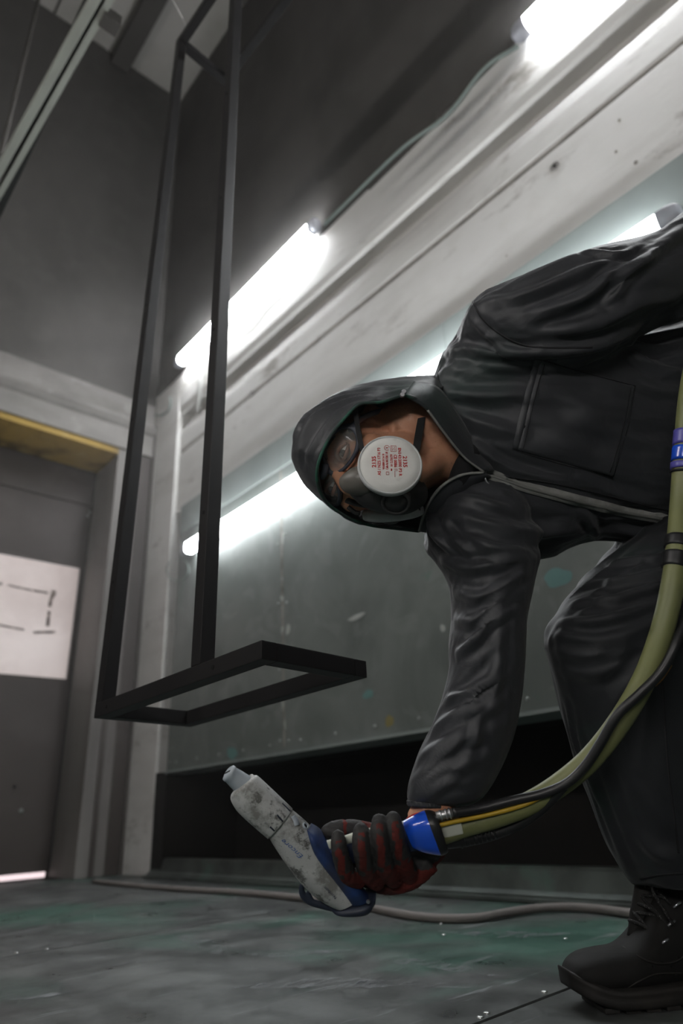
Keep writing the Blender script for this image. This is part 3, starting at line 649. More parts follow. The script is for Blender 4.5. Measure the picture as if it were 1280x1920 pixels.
# ---------------------------------------------------------------- hood: a bowl of cloth round the head, open at the face
RIM = [(800, 765, 1.045), (776, 748, 1.035), (755, 742, 1.03), (715, 754, 1.022), (674, 758, 1.015), (648, 782, 1.01), (622, 814, 1.005), (604, 848, 1.005), (594, 882, 1.012), (597, 914, 1.03), (613, 942, 1.055), (645, 966, 1.08), (690, 984, 1.10), (740, 991, 1.11), (785, 996, 1.11), (792, 985, 1.115)]
MID = [(822, 735, 1.10), (800, 724, 1.10), (775, 716, 1.10), (730, 718, 1.10), (690, 722, 1.09), (648, 733, 1.075), (600, 757, 1.06), (560, 800, 1.05), (548, 845, 1.055), (556, 880, 1.07), (580, 918, 1.09), (614, 948, 1.11), (660, 974, 1.125), (710, 986, 1.135), (765, 985, 1.14), (800, 960, 1.15)]
LAST = [(840, 715, 1.17), (820, 708, 1.18), (790, 708, 1.18), (745, 714, 1.18), (700, 724, 1.18), (650, 742, 1.17), (600, 775, 1.15), (570, 815, 1.14), (565, 850, 1.145), (575, 880, 1.155), (600, 910, 1.17), (640, 935, 1.185), (690, 945, 1.195), (740, 940, 1.2), (790, 920, 1.2), (820, 890, 1.2)]
POLE = at(745, 800, 1.30)
def blend_rows(rows, n):
    return [[Vector(q) for q in catmull([list(p) for p in r], n)] for r in rows]
R3 = [[at(*q) for q in row] for row in (RIM, MID, LAST)]
R3.append([(p*.45 + POLE*.55) for p in R3[2]]); R3.append([(p*.1 + POLE*.9) for p in R3[2]])
cols = blend_rows(R3, 5)                        # along the rim
grid = [catmull([list(cols[r][i]) for r in range(5)], 7) for i in range(len(cols[0]))]
nu, nv = len(grid), len(grid[0])
V = [g for c in grid for g in c]; Fc = [(i*nv+j, i*nv+j+1, (i+1)*nv+j+1, (i+1)*nv+j) for i in range(nu-1) for j in range(nv-1)]
hood = raw('hood', V, Fc, M_cloth, jacket, True)
md = hood.modifiers.new('s', 'SUBSURF'); md.levels = md.render_levels = 1
dg = bpy.context.evaluated_depsgraph_get(); dg.update(); me_h = bpy.data.meshes.new_from_object(hood.evaluated_get(dg)); hood.modifiers.clear(); hood.data = me_h
bh = bvh_of(me_h)
wrinkle(me_h, .004, 17, squash(cvec(1, -.5), .25), True, 2.2)
for pts, wd, am in (([(560, 830), (590, 780), (650, 750), (700, 745)], .007, .005), ([(575, 860), (600, 810), (640, 770)], .006, .005), ([(552, 815), (580, 772), (640, 742), (720, 732)], .008, .005), ([(565, 875), (575, 840), (600, 800)], .006, -.004), ([(700, 752), (740, 738), (790, 728)], .007, .006), ([(640, 735), (700, 727), (770, 724)], .006, .004)):
    fold(me_h, bh, pts, wd, am)
md = hood.modifiers.new('t', 'SOLIDIFY'); md.thickness = .0028; md.offset = -1
tube('hood_binding', [at(*q) for q in RIM[1:15]], .0026, mat('green_dusted_binding', (.03, .05, .045), .8, layers=[((.03, .14, .09), .8, .5, .65, N_(scale=25, detail=3))]), jacket, 8, 6)
for px, py, d_ in ((754, 741, 1.022), (757, 735, 1.024)): cyl('eyelet', at(px, py, d_), -cf + cu*.3, .0045, .0035, .003, M_zipm, jacket, 12)
# lapels: the open neck of the jacket with its zip halves
def lapel(name, E, O, m=M_cloth, th=.003):
    e = catmull([list(at(*q)) for q in E], 6); o = catmull([list(at(*q)) for q in O], 6); rows = []
    for a, b in zip(e, o):
        mid = (a*.5+b*.5) - np.array(list(cf))*.006
        rows.append(catmull([a, mid, b], 5))
    nvv = len(rows[0]); V = [p for r in rows for p in r]
    ob = raw(name, V, [(i*nvv+j, i*nvv+j+1, (i+1)*nvv+j+1, (i+1)*nvv+j) for i in range(len(rows)-1) for j in range(nvv-1)], m, jacket, True)
    s = ob.modifiers.new('t', 'SOLIDIFY'); s.thickness = th; s.offset = 0; return ob
E1 = [(757, 741, 1.03), (800, 768, 1.04), (832, 812, 1.045), (868, 856, 1.06), (905, 884, 1.072)]
O1 = [(775, 715, 1.09), (822, 728, 1.10), (862, 782, 1.098), (896, 838, 1.095), (925, 882, 1.082)]
E2 = [(786, 996, 1.105), (800, 950, 1.085), (828, 912, 1.07), (865, 891, 1.068), (905, 886, 1.072)]
O2 = [(812, 1000, 1.12), (835, 975, 1.11), (862, 945, 1.095), (890, 915, 1.085), (920, 893, 1.080)]
lapel('lapel', E1, O1); lapel('lapel', E2, O2)
tube('zip_half', [at(x+1.5, y+1, d-.003) for x, y, d in E1[1:]], .0036, M_zip, jacket, 8, 8, .6); tube('zip_half', [at(x, y, d-.003) for x, y, d in E2], .0045, M_zip, jacket, 8, 8, .6)

# ---------------------------------------------------------------- trousers
S_rleg = [(1200, 960, 1420, 900, 1.24, 1.26, .24), (1150, 1030, 1420, 1000, 1.19, 1.22, .25), (1108, 1078, 1400, 1080, 1.13, 1.18, .24), (1062, 1135, 1375, 1160, 1.08, 1.13, .22), (1036, 1183, 1350, 1235, 1.04, 1.09, .20), (1035, 1228, 1335, 1300, 1.03, 1.075, .185), (1054, 1305, 1330, 1370, 1.03, 1.065, .18),
          (1090, 1420, 1330, 1450, 1.02, 1.05, .175), (1126, 1520, 1335, 1530, 1.015, 1.04, .165), (1160, 1605, 1340, 1602, 1.01, 1.03, .155), (1186, 1650, 1345, 1645, 1.015, 1.03, .15), (1200, 1658, 1340, 1652, 1.015, 1.03, .14)]
LLEG = [Vector(q) for q in ((1.37, .31, .86), (1.46, .22, .66), (1.57, .10, .47), (1.66, .01, .30), (1.74, -.06, .165))]; LLR = [.115, .108, .098, .09, .082]
S_hip = [(1300, 640, 1295, 1010, 1.26, 1.25, .23), (1380, 640, 1370, 1040, 1.27, 1.27, .25), (1450, 660, 1450, 1070, 1.29, 1.28, .25), (1500, 720, 1510, 1050, 1.31, 1.3, .2)]
bm = bmesh.new()
for S in (S_rleg, S_hip): rings_to(bm, loft_sections(S, 30, 5, 2.2))
add_tube(bm, LLEG, LLR, 30, 6)
me_t = remesh(bm, .0042, 7, .5)
V, N = mesh_np(me_t); rel = V-Cn; zd = rel @ np.array(list(cf)); PXx = 640 + FPX*(rel @ np.array(list(cr)))/zd; PXy = 960 - FPX*(rel @ np.array(list(cu)))/zd
wrinkle(me_t, .006, 16, squash(cvec(1, -.35), .25), True, 3.3, 1-sm(1180, 1250, PXy)); wrinkle(me_t, .006, 13, squash(cvec(.12, 1), .25), True, 5.3, sm(1180, 1250, PXy))
bt = bvh_of(me_t)
for pts, wd, am in (([(1140, 1055), (1200, 1048), (1275, 1040)], .008, .006), ([(1105, 1095), (1180, 1085), (1275, 1062)], .009, .008), ([(1075, 1130), (1160, 1120), (1270, 1085)], .009, .007), ([(1050, 1165), (1140, 1160), (1270, 1120)], .010, .008), ([(1045, 1190), (1130, 1200), (1250, 1160)], .010, .006),
                    ([(1050, 1225), (1110, 1230), (1200, 1200)], .011, .007), ([(1060, 1260), (1120, 1260), (1180, 1235)], .012, .006), ([(1150, 1330), (1185, 1270), (1240, 1230)], .012, .007), ([(1062, 1320), (1080, 1400), (1120, 1500)], .007, .006), ([(1075, 1340), (1100, 1430), (1140, 1540), (1180, 1640)], .009, .005), ([(1120, 1420), (1150, 1500), (1185, 1600)], .012, .004), ([(1190, 1560), (1230, 1600), (1275, 1615)], .012, .006), ([(1210, 1480), (1240, 1530), (1280, 1560)], .012, .005)):
    fold(me_t, bt, pts, wd, am)
trous = link('trousers', me_t, M_trous, person, True)
bt = bvh_of(me_t)
for pts in ([(1242, 1280), (1246, 1360), (1252, 1440), (1262, 1520), (1272, 1600)], [(1200, 1648), (1240, 1640), (1280, 1637)]): drape_strip('seam', bt, pts, .0014, .001, M_lining, trous, 8)

# ---------------------------------------------------------------- body: head, neck, arms, torso and legs as one surface
ui = -.93, -.32                                   # crown direction in the picture
TH = radians(60)
n_img = cvec(.32, 0)*0 + (cr*(-.30) - cu*.954)     # where the face points, in the picture plane (down)
hu0 = (cr*ui[0] - cu*ui[1]).normalized()
hn = (n_img.normalized()*cos(TH) - cf*sin(TH)).normalized()
hu = (hu0 - hn*hu0.dot(hn)).normalized(); PHI = radians(20); hu, hn = hu*cos(PHI) - hn*sin(PHI), hn*cos(PHI) + hu*sin(PHI); hs = hu.cross(hn).normalized()   # hs: the worker's own left
HC = at(641, 848, 1.035) - hu*.012 - hn*.085 - hs*.033
HM = Matrix(((hs.x, hn.x, hu.x, HC.x), (hs.y, hn.y, hu.y, HC.y), (hs.z, hn.z, hu.z, HC.z), (0, 0, 0, 1)))
def hp(s, n, u): return HM @ Vector((s, n, u))
def add_ell(bm, c, r, mtx, nseg=24, ring=16):
    g = bmesh.ops.create_uvsphere(bm, u_segments=nseg, v_segments=ring, radius=1)
    for v in g['verts']: v.co = mtx @ Vector((c[0]+v.co.x*r[0], c[1]+v.co.y*r[1], c[2]+v.co.z*r[2]))
bm = bmesh.new()
add_ell(bm, (0, -.016, .020), (.075, .092, .086), HM); add_ell(bm, (0, .02, -.03), (.066, .07, .085), HM); add_ell(bm, (0, .052, -.075), (.045, .045, .045), HM); add_ell(bm, (0, .07, -.098), (.024, .024, .022), HM)
for s in (1, -1):
    add_ell(bm, (s*.045, .052, -.022), (.027, .032, .026), HM); add_ell(bm, (s*.062, .005, -.062), (.016, .034, .036), HM)
    add_tube(bm, [hp(s*.008, .086, .032), hp(s*.03, .084, .036), hp(s*.052, .066, .03)], [.010, .011, .009], 12, 4)
    add_ell(bm, (s*.031, .068, .008), (.02, .018, .017), HM)      # lids round the eye
add_tube(bm, [hp(0, .085, .025), hp(0, .097, .0), hp(0, .112, -.028), hp(0, .098, -.042)], [.009, .011, .015, .012], 12, 4)
for s in (1, -1): add_ell(bm, (s*.014, .096, -.035), (.010, .012, .010), HM)
add_tube(bm, [hp(-.022, .082, -.066), hp(0, .092, -.064), hp(.022, .082, -.066)], [.005, .008, .005], 10, 4); add_tube(bm, [hp(-.02, .08, -.076), hp(0, .09, -.077), hp(.02, .08, -.076)], [.005, .008, .005], 10, 4)
# ears
for s in (1, -1):
    add_tube(bm, [hp(s*.073, .006, -.034), hp(s*.079, -.006, -.012), hp(s*.083, -.016, .012), hp(s*.083, -.006, .028), hp(s*.078, .008, .022), hp(s*.074, .01, .004)], [.008, .006, .006, .006, .005, .004], 10, 4)
    add_ell(bm, (s*.072, -.002, -.003), (.006, .014, .022), HM)
# neck and the rest of the body inside the clothes
add_tube(bm, [hp(0, -.01, -.05), at(800, 852, 1.115), at(850, 855, 1.14), at(910, 840, 1.19)], [.058, .056, .058, .075], 24, 4)
add_tube(bm, [hp(.025, -.05, -.01), at(772, 800, 1.115), at(815, 825, 1.135), at(880, 840, 1.17)], [.055, .054, .056, .06], 24, 4)
add_tube(bm, [hp(.03, .045, -.095), at(815, 862, 1.09), at(872, 868, 1.115)], [.02, .028, .024], 16, 4)
def core(S, k, n=20, drop=0):
    bm2 = loft_sections(S, n, 3, 2.0); out = []
    for r in bm2:
        c = sum((Vector(p) for p in r), Vector())/len(r); out.append([c + (Vector(p)-c)*k for p in r])
    return out
rings_to(bm, core(S_torso[4:], .8)); rings_to(bm, core(S_larm[1:], .62)); rings_to(bm, core(S_rleg[:-1], .62)); add_tube(bm, LLEG + [Vector((1.745, -.065, .10))], [r*.62 for r in LLR] + [.05], 20, 4); rings_to(bm, core(S_hip, .8))
rings_to(bm, core(S_rarm[:-2], .6))
wr_p = [at(868, 1440, .96), at(815, 1502, .945), at(806, 1522, .942), at(795, 1545, .945)]
add_tube(bm, wr_p, [.034, .029, .027, .028], 16, 4)
add_tube(bm, [at(1500, 290, 1.21), at(1540, 230, 1.22), at(1560, 190, 1.22)], [.03, .028, .03], 12, 3)
me_b = remesh(bm, .0036, 5, .5)
body = link('body', me_b, M_skin, person, True)
# black shirt collar in the open neck
sh = [at(886, 845, 1.095), at(872, 868, 1.083), at(864, 895, 1.085), at(850, 925, 1.10)]
tube('shirt_collar', sh, [.016, .020, .020, .016], M_black, person, 12, 5)
# hair at the temple and forehead, under the hood
bm = bmesh.new(); add_ell(bm, (0, -.026, .030), (.077, .088, .080), HM, 32, 24)
hair = from_bm('hair', bm, M_hair, person, True)

# ---------------------------------------------------------------- respirator
M_mask = mat('dark_grey_facepiece', (.035, .034, .034), .5, spec=.5, layers=[((.07, .068, .065), .6, .5, .75, N_(scale=30, detail=4))])
M_nose = mat('smoky_silicone', (.13, .12, .105), .4, layers=[((.2, .185, .165), .6, .5, .7, N_(scale=22, detail=3))])
M_disc = mat('white_filter_felt', (.72, .715, .69), .85, layers=[((.62, .61, .58), .7, .45, .7, N_(scale=22, detail=6)), ((.5, .49, .46), .5, .62, .75, N_(scale=60, detail=4, off=(3, 1, 4)))], bump=[(.25, .0006, N_(scale=700, detail=2))])
M_rim = mat('filter_edge', (.55, .56, .56), .7, layers=[((.4, .41, .41), .6, .45, .7, N_(scale=40, detail=4))])
M_red = mat('red_print', (.50, .025, .02), .7)
M_strap = mat('black_elastic', (.012, .012, .013), .8, bump=[(.3, .0005, N_(scale=600, detail=1))])
mask = empty('respirator'); mask.parent = person; tag(mask, 'half-mask respirator with two white filter discs')
def basis(n, up):
    n = n.normalized(); ey = (up - n*up.dot(n)).normalized(); ex = ey.cross(n).normalized(); return ex, ey, n
def frame(c, ex, ey, n): return Matrix(((ex.x, ey.x, n.x, c.x), (ex.y, ey.y, n.y, c.y), (ex.z, ey.z, n.z, c.z), (0, 0, 0, 1)))
def disc_filter(c, n, r, label):
    ex, ey, n = basis(n, cu); fm = frame(c, ex, ey, n)
    def rings(prof, k=48): return [[fm @ Vector((cos(2*pi*j/k)*rr, sin(2*pi*j/k)*rr, h)) for j in range(k)] for rr, h in prof]
    bm = bmesh.new(); rings_to(bm, rings([(r*.55, -.017), (r*.95, -.013), (r*1.0, -.008), (r*1.0, -.003), (r*.985, .001), (r*.945, .002), (r*.925, .0)]))
    o = from_bm('filter_disc', bm, M_rim, mask, True); tag(o, label)
    bm = bmesh.new(); rings_to(bm, rings([(r*.935, -.0005), (r*.915, .0012), (r*.7, .0030), (r*.35, .0042), (r*.01, .0046)]))
    from_bm('filter_felt', bm, M_disc, o, True)
    return o, fm
c1 = at(731, 871, .975); v1 = (CP-c1).normalized()
o1, fm1 = disc_filter(c1, v1*.89 + cu*.42 + cr*.06, .0485, 'white round filter disc with red print')
def dome(x, y): q = sqrt(x*x+y*y)/.0485; return .0046 - .0036*q*q*1.05
def disc_text(s, px, py, size, way, w_m=None):
    """way=-1 reads downwards (letters point right), +1 reads upwards"""
    x = (px-731)/FPX*.975; y = -(py-871)/FPX*.975/.89
    rot = Matrix.Rotation(-pi/2 if way < 0 else pi/2, 4, 'Z'); cu_n = len(s)
    o = text_mesh('red_print', s, size, Matrix.Identity(4), M_red, o1, .0002, bold=size*.025)
    V, _ = mesh_np(o.data); wd = V[:, 0].max()-V[:, 0].min()
    if w_m: V[:, 0] *= w_m/wd
    for i in range(len(V)):
        p = rot @ Vector(V[i]) + Vector((x, y, 0)); V[i] = fm1 @ Vector((p.x, p.y, dome(p.x, p.y) + .0004 + Vector(V[i]).z*.5))
    set_np(o.data, V)
disc_text('2135', 758.5, 868, .0085, -1, .0185); disc_text('EN143:2000 P3 R', 749, 868, .0062, -1, .047); disc_text('CE 0086', 740.5, 867, .0064, -1, .021); disc_text('A270272 W', 733, 866, .0048, -1, .021)
disc_text('2135', 701, 868, .0085, 1, .0185); disc_text('AS / NZS 1716 P3', 710.5, 867, .0062, 1, .046); disc_text('VI10BR10 2d SI', 718.5, 868, .0042, 1, .026); disc_text('Calle Rd MO7SBC UK', 725, 866, .0046, 1, .030)
def disc_line(pts, r=.00035):
    P = [fm1 @ Vector(((x-731)/FPX*.975, -(y-871)/FPX*.975/.89, dome((x-731)/FPX*.975, -(y-871)/FPX*.975/.89)+.0004)) for x, y in pts]; tube('red_mark', P, r, M_red, o1, 6)
disc_line([(733, 838), (743, 838), (743, 849), (733, 849), (733, 838)]); disc_line([(735.5, 840), (735.5, 847), (740.5, 840), (740.5, 847)])
disc_line([(725.5+4.8*cos(k*.4+.9), 842+4.8*sin(k*.4+.9)) for k in range(14)]); disc_line([(723.5, 842), (727.5, 842)], .0007)
disc_line([(738, 882), (744, 882), (744, 885), (739, 885), (739, 896)]); disc_line([(733, 881.5), (733, 885)], .0011); disc_line([(723, 887), (728, 887), (728, 892), (723, 892), (723, 887)])
c2 = at(737, 966, 1.085); v2 = (CP-c2).normalized()
disc_filter(c2, -cu*.98 - v2*.16 + cr*.10, .051, 'second filter disc seen edge-on')
# facepiece, nose cup, valve, clips
bm = bmesh.new()
add_tube(bm, [at(652, 908, 1.02), at(680, 912, 1.015), at(715, 920, 1.015), at(752, 926, 1.035), at(782, 925, 1.06)], [.012, .028, .034, .034, .024], 20, 5)
add_tube(bm, [at(735, 930, 1.03), at(732, 895, 1.01), at(731, 872, .995)], [.026, .027, .026], 18, 4)
add_tube(bm, [at(715, 925, 1.04), at(730, 948, 1.07), at(736, 962, 1.085)], [.026, .026, .026], 18, 4)
me_m = remesh(bm, .0028, 4, .5); link('facepiece', me_m, M_mask, mask, True)
bm = bmesh.new(); add_tube(bm, [at(644, 903, 1.012), at(655, 904, 1.003), at(672, 902, .997), at(690, 900, .997)], [.010, .018, .023, .024], 20, 5)
nc = from_bm('nose_cup', bm, M_nose, mask, True)
cv = at(742, 943, .980); nv_ = ((CP-cv).normalized()*.80 - cu*.6).normalized()
bm = bmesh.new(); ex, ey, nn = basis(nv_, cu); fmv = frame(cv, ex, ey, nn)
rings_to(bm, [[fmv @ Vector((cos(2*pi*j/32)*r, sin(2*pi*j/32)*r, h)) for j in range(32)] for r, h in ((.022, -.016), (.0225, .0), (.021, .002), (.0185, .002), (.018, -.001), (.016, -.001), (.0155, .0015), (.004, .002))])
from_bm('exhale_valve', bm, M_mask, mask, True)
for pts, r in (([(652, 950, 1.06), (664, 960, 1.06), (674, 962, 1.058)], .006), ([(650, 938, 1.05), (668, 944, 1.04), (690, 948, 1.03)], .006), ([(776, 932, 1.05), (782, 945, 1.055), (784, 958, 1.06)], .006)):
    tube('strap_clip', [at(*q) for q in pts], r, M_mask, mask, 10, 4, .6)
bm = bmesh.new(); add_cyl(bm, at(703, 950, 1.025), -cf, .005, .004, .004, 14); from_bm('rivet', bm, M_zipm, mask)
def strap(name, pts, half, thick=.0015):
    bm = bmesh.new(); P = [Vector(q) for q in catmull([list(at(*q)) for q in pts], 6)]; rg = []
    for i, p in enumerate(P):
        t = (P[min(i+1, len(P)-1)]-P[max(i-1, 0)]).normalized(); v = (CP-p).normalized(); s = t.cross(v).normalized()
        rg.append([p + s*half + v*thick, p - s*half + v*thick, p - s*half - v*thick, p + s*half - v*thick])
    rings_to(bm, rg); return from_bm(name, bm, M_strap, mask)
strap('head_strap', [(664, 752, 1.045), (667, 778, 1.026), (671, 806, 1.014), (677, 836, .998), (684, 858, .99)], .0038)
strap('neck_strap', [(794, 768, 1.075), (789, 790, 1.062), (784, 818, 1.045), (780, 842, 1.02), (772, 862, 1.0)], .006)

# ---------------------------------------------------------------- safety goggles
M_gog = mat('blue_grey_goggle_frame', (.085, .09, .115), .5, spec=.5)
M_lens = mat('scuffed_lens', (.55, .54, .52), .08, alpha=.14, spec=.6)
gog = empty('goggles'); gog.parent = person; tag(gog, 'wrap-around safety goggles pushed under the hood')
def lens_pt(sg, t, k=1.0, dn=0.):
    s = .036 + .033*k*cos(t); u = .014 + (.0225 + .003*cos(t))*k*sin(t); n = .101 - 7.0*(s*.9)**2*1.05 + dn
    return hp(sg*s, n, u)
for sg in (1, -1):
    rim_ = [lens_pt(sg, 2*pi*j/40) for j in range(40)]
    bm = bmesh.new(); rg = []
    for j in range(41):
        t = 2*pi*j/40; o_ = [(1.10, .003), (1.22, -.003), (1.15, -.010), (1.0, -.006), (.98, .001)]
        rg.append([lens_pt(sg, t, k, d_) for k, d_ in o_])
    rings_to(bm, rg, cap=False); bmesh.ops.remove_doubles(bm, verts=bm.verts, dist=1e-5); from_bm('goggle_frame', bm, M_gog, gog, True)
    rows = [[lens_pt(sg, 2*pi*j/40, k, .0008) for j in range(40)] for k in (1.0, .7, .4, .05)]
    bm = bmesh.new(); rings_to(bm, rows, cap=False); o = from_bm('lens', bm, M_lens, gog, True); md = o.modifiers.new('t', 'SOLIDIFY'); md.thickness = .0015
    tube('temple_arm', [hp(sg*.066, .068, .018), hp(sg*.078, .045, .016), hp(sg*.083, .01, .012), hp(sg*.083, -.02, .008)], [.008, .006, .005, .005], M_gog, gog, 10, 4, .6)
tube('bridge', [hp(-.012, .106, .024), hp(0, .110, .020), hp(.012, .106, .024)], .0055, M_gog, gog, 10, 4)
# eyes behind the lenses
M_eye = mat('eye_white', (.7, .66, .62), .15); M_iris = mat('iris', (.035, .028, .022), .1); M_lid = mat('eyelid_skin', (.30, .14, .09), .5)
for sg in (1, -1):
    bm = bmesh.new(); add_ell(bm, (sg*.033, .0775, .010), (.0125, .0125, .0125), HM, 20, 14); e = from_bm('eye', bm, M_eye, person, True)
    bm = bmesh.new(); add_cyl(bm, hp(sg*.034, .0875, .0085), hn + hs*.1*sg - hu*.15, .0062, .0045, .003, 16); from_bm('iris', bm, M_iris, e, True)
    for du, rr in ((.0075, .0042), (-.0075, .0032)):
        tube('eyelid', [hp(sg*.018, .082, .010+du*.3), hp(sg*.026, .0885, .010+du*.9), hp(sg*.034, .0905, .010+du), hp(sg*.042, .087, .010+du*.8), hp(sg*.048, .079, .010+du*.2)], [rr*.6, rr, rr, rr, rr*.6], M_lid, person, 10, 4)
    tube('eyebrow', [hp(sg*.014, .0965, .030), hp(sg*.03, .0965, .037), hp(sg*.05, .079, .034)], [.0035, .0042, .002], M_hair, person, 8, 4)

# ---------------------------------------------------------------- boots
M_boot = mat('black_nubuck', (.009, .0087, .0083), .75, spec=.35, layers=[((.016, .015, .0138), .7, .45, .7, N_(scale=18, detail=6))], bump=[(.2, .0008, N_(scale=260, detail=3))])
M_sole = mat('dusty_rubber_sole', (.014, .0128, .0118), .7, layers=[((.036, .032, .028), .6, .5, .7, N_(scale=22, detail=5))])
M_lace = mat('speckled_lace', (.012, .012, .012), .8, layers=[((.20, .19, .18), .7, .6, .66, N_(scale=420, detail=1))])
BA = Vector((.788, -.615, 0)); BW = Vector((.615, .788, 0))
def build_boot(origin, ba, bw, label):
    """origin: floor point under the toe tip; x = toe to heel, y = across, z = up"""
    BM = frame(origin, ba, bw, Vector((0, 0, 1)))
    b = lambda x, y, z: BM @ Vector((x, y, z))
    root = empty('boot'); root.parent = person; tag(root, label)
    prof = [(.0, .034, .046, .020), (.010, .028, .060, .036), (.03, .024, .070, .047), (.06, .022, .074, .052), (.09, .022, .077, .053), (.115, .022, .092, .050), (.14, .022, .118, .046), (.165, .022, .150, .043), (.20, .022, .170, .040), (.25, .03, .165, .038), (.285, .03, .14, .034), (.305, .034, .10, .022)]
    bm = bmesh.new(); rg = []
    for q in catmull([list(p) for p in prof], 4):
        x, z0, z1, hw = q; n = 24
        rg.append([b(x, math.copysign(abs(cos(2*pi*k/n))**.75, cos(2*pi*k/n))*hw*(1 if sin(2*pi*k/n) < 0 else (1-.28*sin(2*pi*k/n)*min(1, max(0, (z1-.095)/.05)))), (z0+z1)/2 + math.copysign(abs(sin(2*pi*k/n))**.8, sin(2*pi*k/n))*(z1-z0)/2) for k in range(n)])
    rings_to(bm, rg)
    rings_to(bm, [[b(cx+rx*cos(2*pi*k/24), ry*sin(2*pi*k/24), z + (.012*cos(2*pi*k/24) if z > .1 else 0)) for k in range(24)] for z, cx, rx, ry in ((.06, .225, .07, .040), (.12, .225, .066, .043), (.16, .228, .064, .045), (.20, .232, .066, .048))])
    me = remesh(bm, .0034, 4, .5); link('upper', me, M_boot, root, True)
    # toe cap seam and overlay seams
    bo = bvh_of(me)
    def side(x, z, lift=.001):
        p, n, i, d = bo.ray_cast(b(x, -.2, z), bw); return (p - bw*lift) if p is not None else b(x, -.05, z)
    tube('seam', [side(x, z) for x, z in ((.088, .076), (.10, .066), (.125, .058), (.16, .060), (.20, .08), (.24, .1))], .0016, M_sole, root, 6, 5)
    tube('seam', [side(x, z) for x, z in ((.07, .03), (.09, .04), (.12, .046), (.17, .042), (.22, .048))], .0012, M_sole, root, 6, 5)
    for x, z in ((.115, .055), (.13, .06), (.145, .052), (.16, .062), (.128, .045), (.15, .042)): cyl('vent_hole', side(x, z, .0004), -bw, .002, .002, .0012, M_hole, root, 8)
    # sole with welt and cleats
    sp = [(-.004, .012), (.0, .028), (.02, .046), (.06, .055), (.10, .055), (.15, .047), (.20, .042), (.25, .043), (.29, .038), (.31, .022), (.314, .006)]
    out = catmull([list(p) for p in sp], 4); L = [(x, -w_) for x, w_ in out] + [(x, w_) for x, w_ in out[::-1]]
    lift = lambda x: .022*max(0, (.07-x)/.07)**2
    bm = bmesh.new(); rings_to(bm, [[b(x*(1 if x > .1 else 1)+(.1-x)*.06*(1-k_), y*k_, z + lift(x)*(1 if z < .03 else .8)) for x, y in L] for z, k_ in ((.006, .93), (.010, .99), (.016, 1.0), (.021, .985), (.023, 1.015), (.027, 1.0), (.029, .94))])
    from_bm('sole', bm, M_sole, root, True)
    for k in range(9):
        x = .045+.03*k; box('cleat', -.011, .011, -.044, .044, -.0, .0065, M_sole, root, .002, frame(b(x, 0, lift(x)*.7), ba, bw, Vector((0, 0, 1))))
    # tongue and laces
    bm = bmesh.new(); add_tube(bm, [b(.115, 0, .078), b(.135, 0, .096), b(.156, 0, .128), b(.172, 0, .165), b(.182, 0, .200), b(.184, 0, .216)], [.006, .011, .013, .013, .010, .004], 14, 4, 2.2); from_bm('tongue', bm, M_boot, root, True)
    def top(x, y, lift=.003):
        p, n, i, d = bo.ray_cast(b(x, y, .4), Vector((0, 0, -1))); return (p + Vector((0, 0, lift))) if p is not None else b(x, y, .15)
    hz = [(.122, .100), (.138, .122), (.153, .145), (.166, .168)]
    for k, (x, z) in enumerate(hz):
        tube('lace', [b(x+.016, -.036, z-.016), b(x+.004, -.024, z), b(x-.006, 0, z+.006), b(x+.004, .024, z), b(x+.016, .036, z-.016)], .0026, M_lace, root, 7, 5)
        if k < 3:
            x2, z2 = hz[k+1]
            tube('lace', [b(x+.012, -.03, z-.008), b((x+x2)/2-.006, 0, (z+z2)/2+.006), b(x2+.012, .03, z2-.008)], .0026, M_lace, root, 7, 5)
            tube('lace', [b(x+.012, .03, z-.008), b((x+x2)/2-.006, 0, (z+z2)/2+.004), b(x2+.012, -.03, z2-.008)], .0026, M_lace, root, 7, 5)
        hk_ = b(x+.020, -.040, z-.02); tube('lace_hook', [hk_ + ba*-.005 - bw*.002, hk_ - bw*.005 + Vector((0, 0, .004)), hk_ + ba*.007 - bw*.003 + Vector((0, 0, .006))], .0018, M_zipm, root, 6, 4)
    tube('lace', [b(.155, -.03, .165), b(.140, -.045, .150), b(.148, -.05, .125), b(.158, -.05, .105)], .0024, M_lace, root, 7, 6)
    tube('lace', [b(.158, -.02, .172), b(.130, -.03, .185), b(.128, -.034, .165), b(.145, -.036, .160)], .0024, M_lace, root, 7, 6)
    tube('pull_loop', [b(.165, -.006, .185), b(.150, -.01, .205), b(.158, -.012, .215)], .004, M_boot, root, 8, 4, .5)
    return root
build_boot(Vector((.985, .705, 0)) + BA*.047, BA, BW, 'right boot, black lace-up with rounded toe cap')
build_boot(Vector((1.563, .078, 0)), BA, BW, 'left boot, set back out of view')

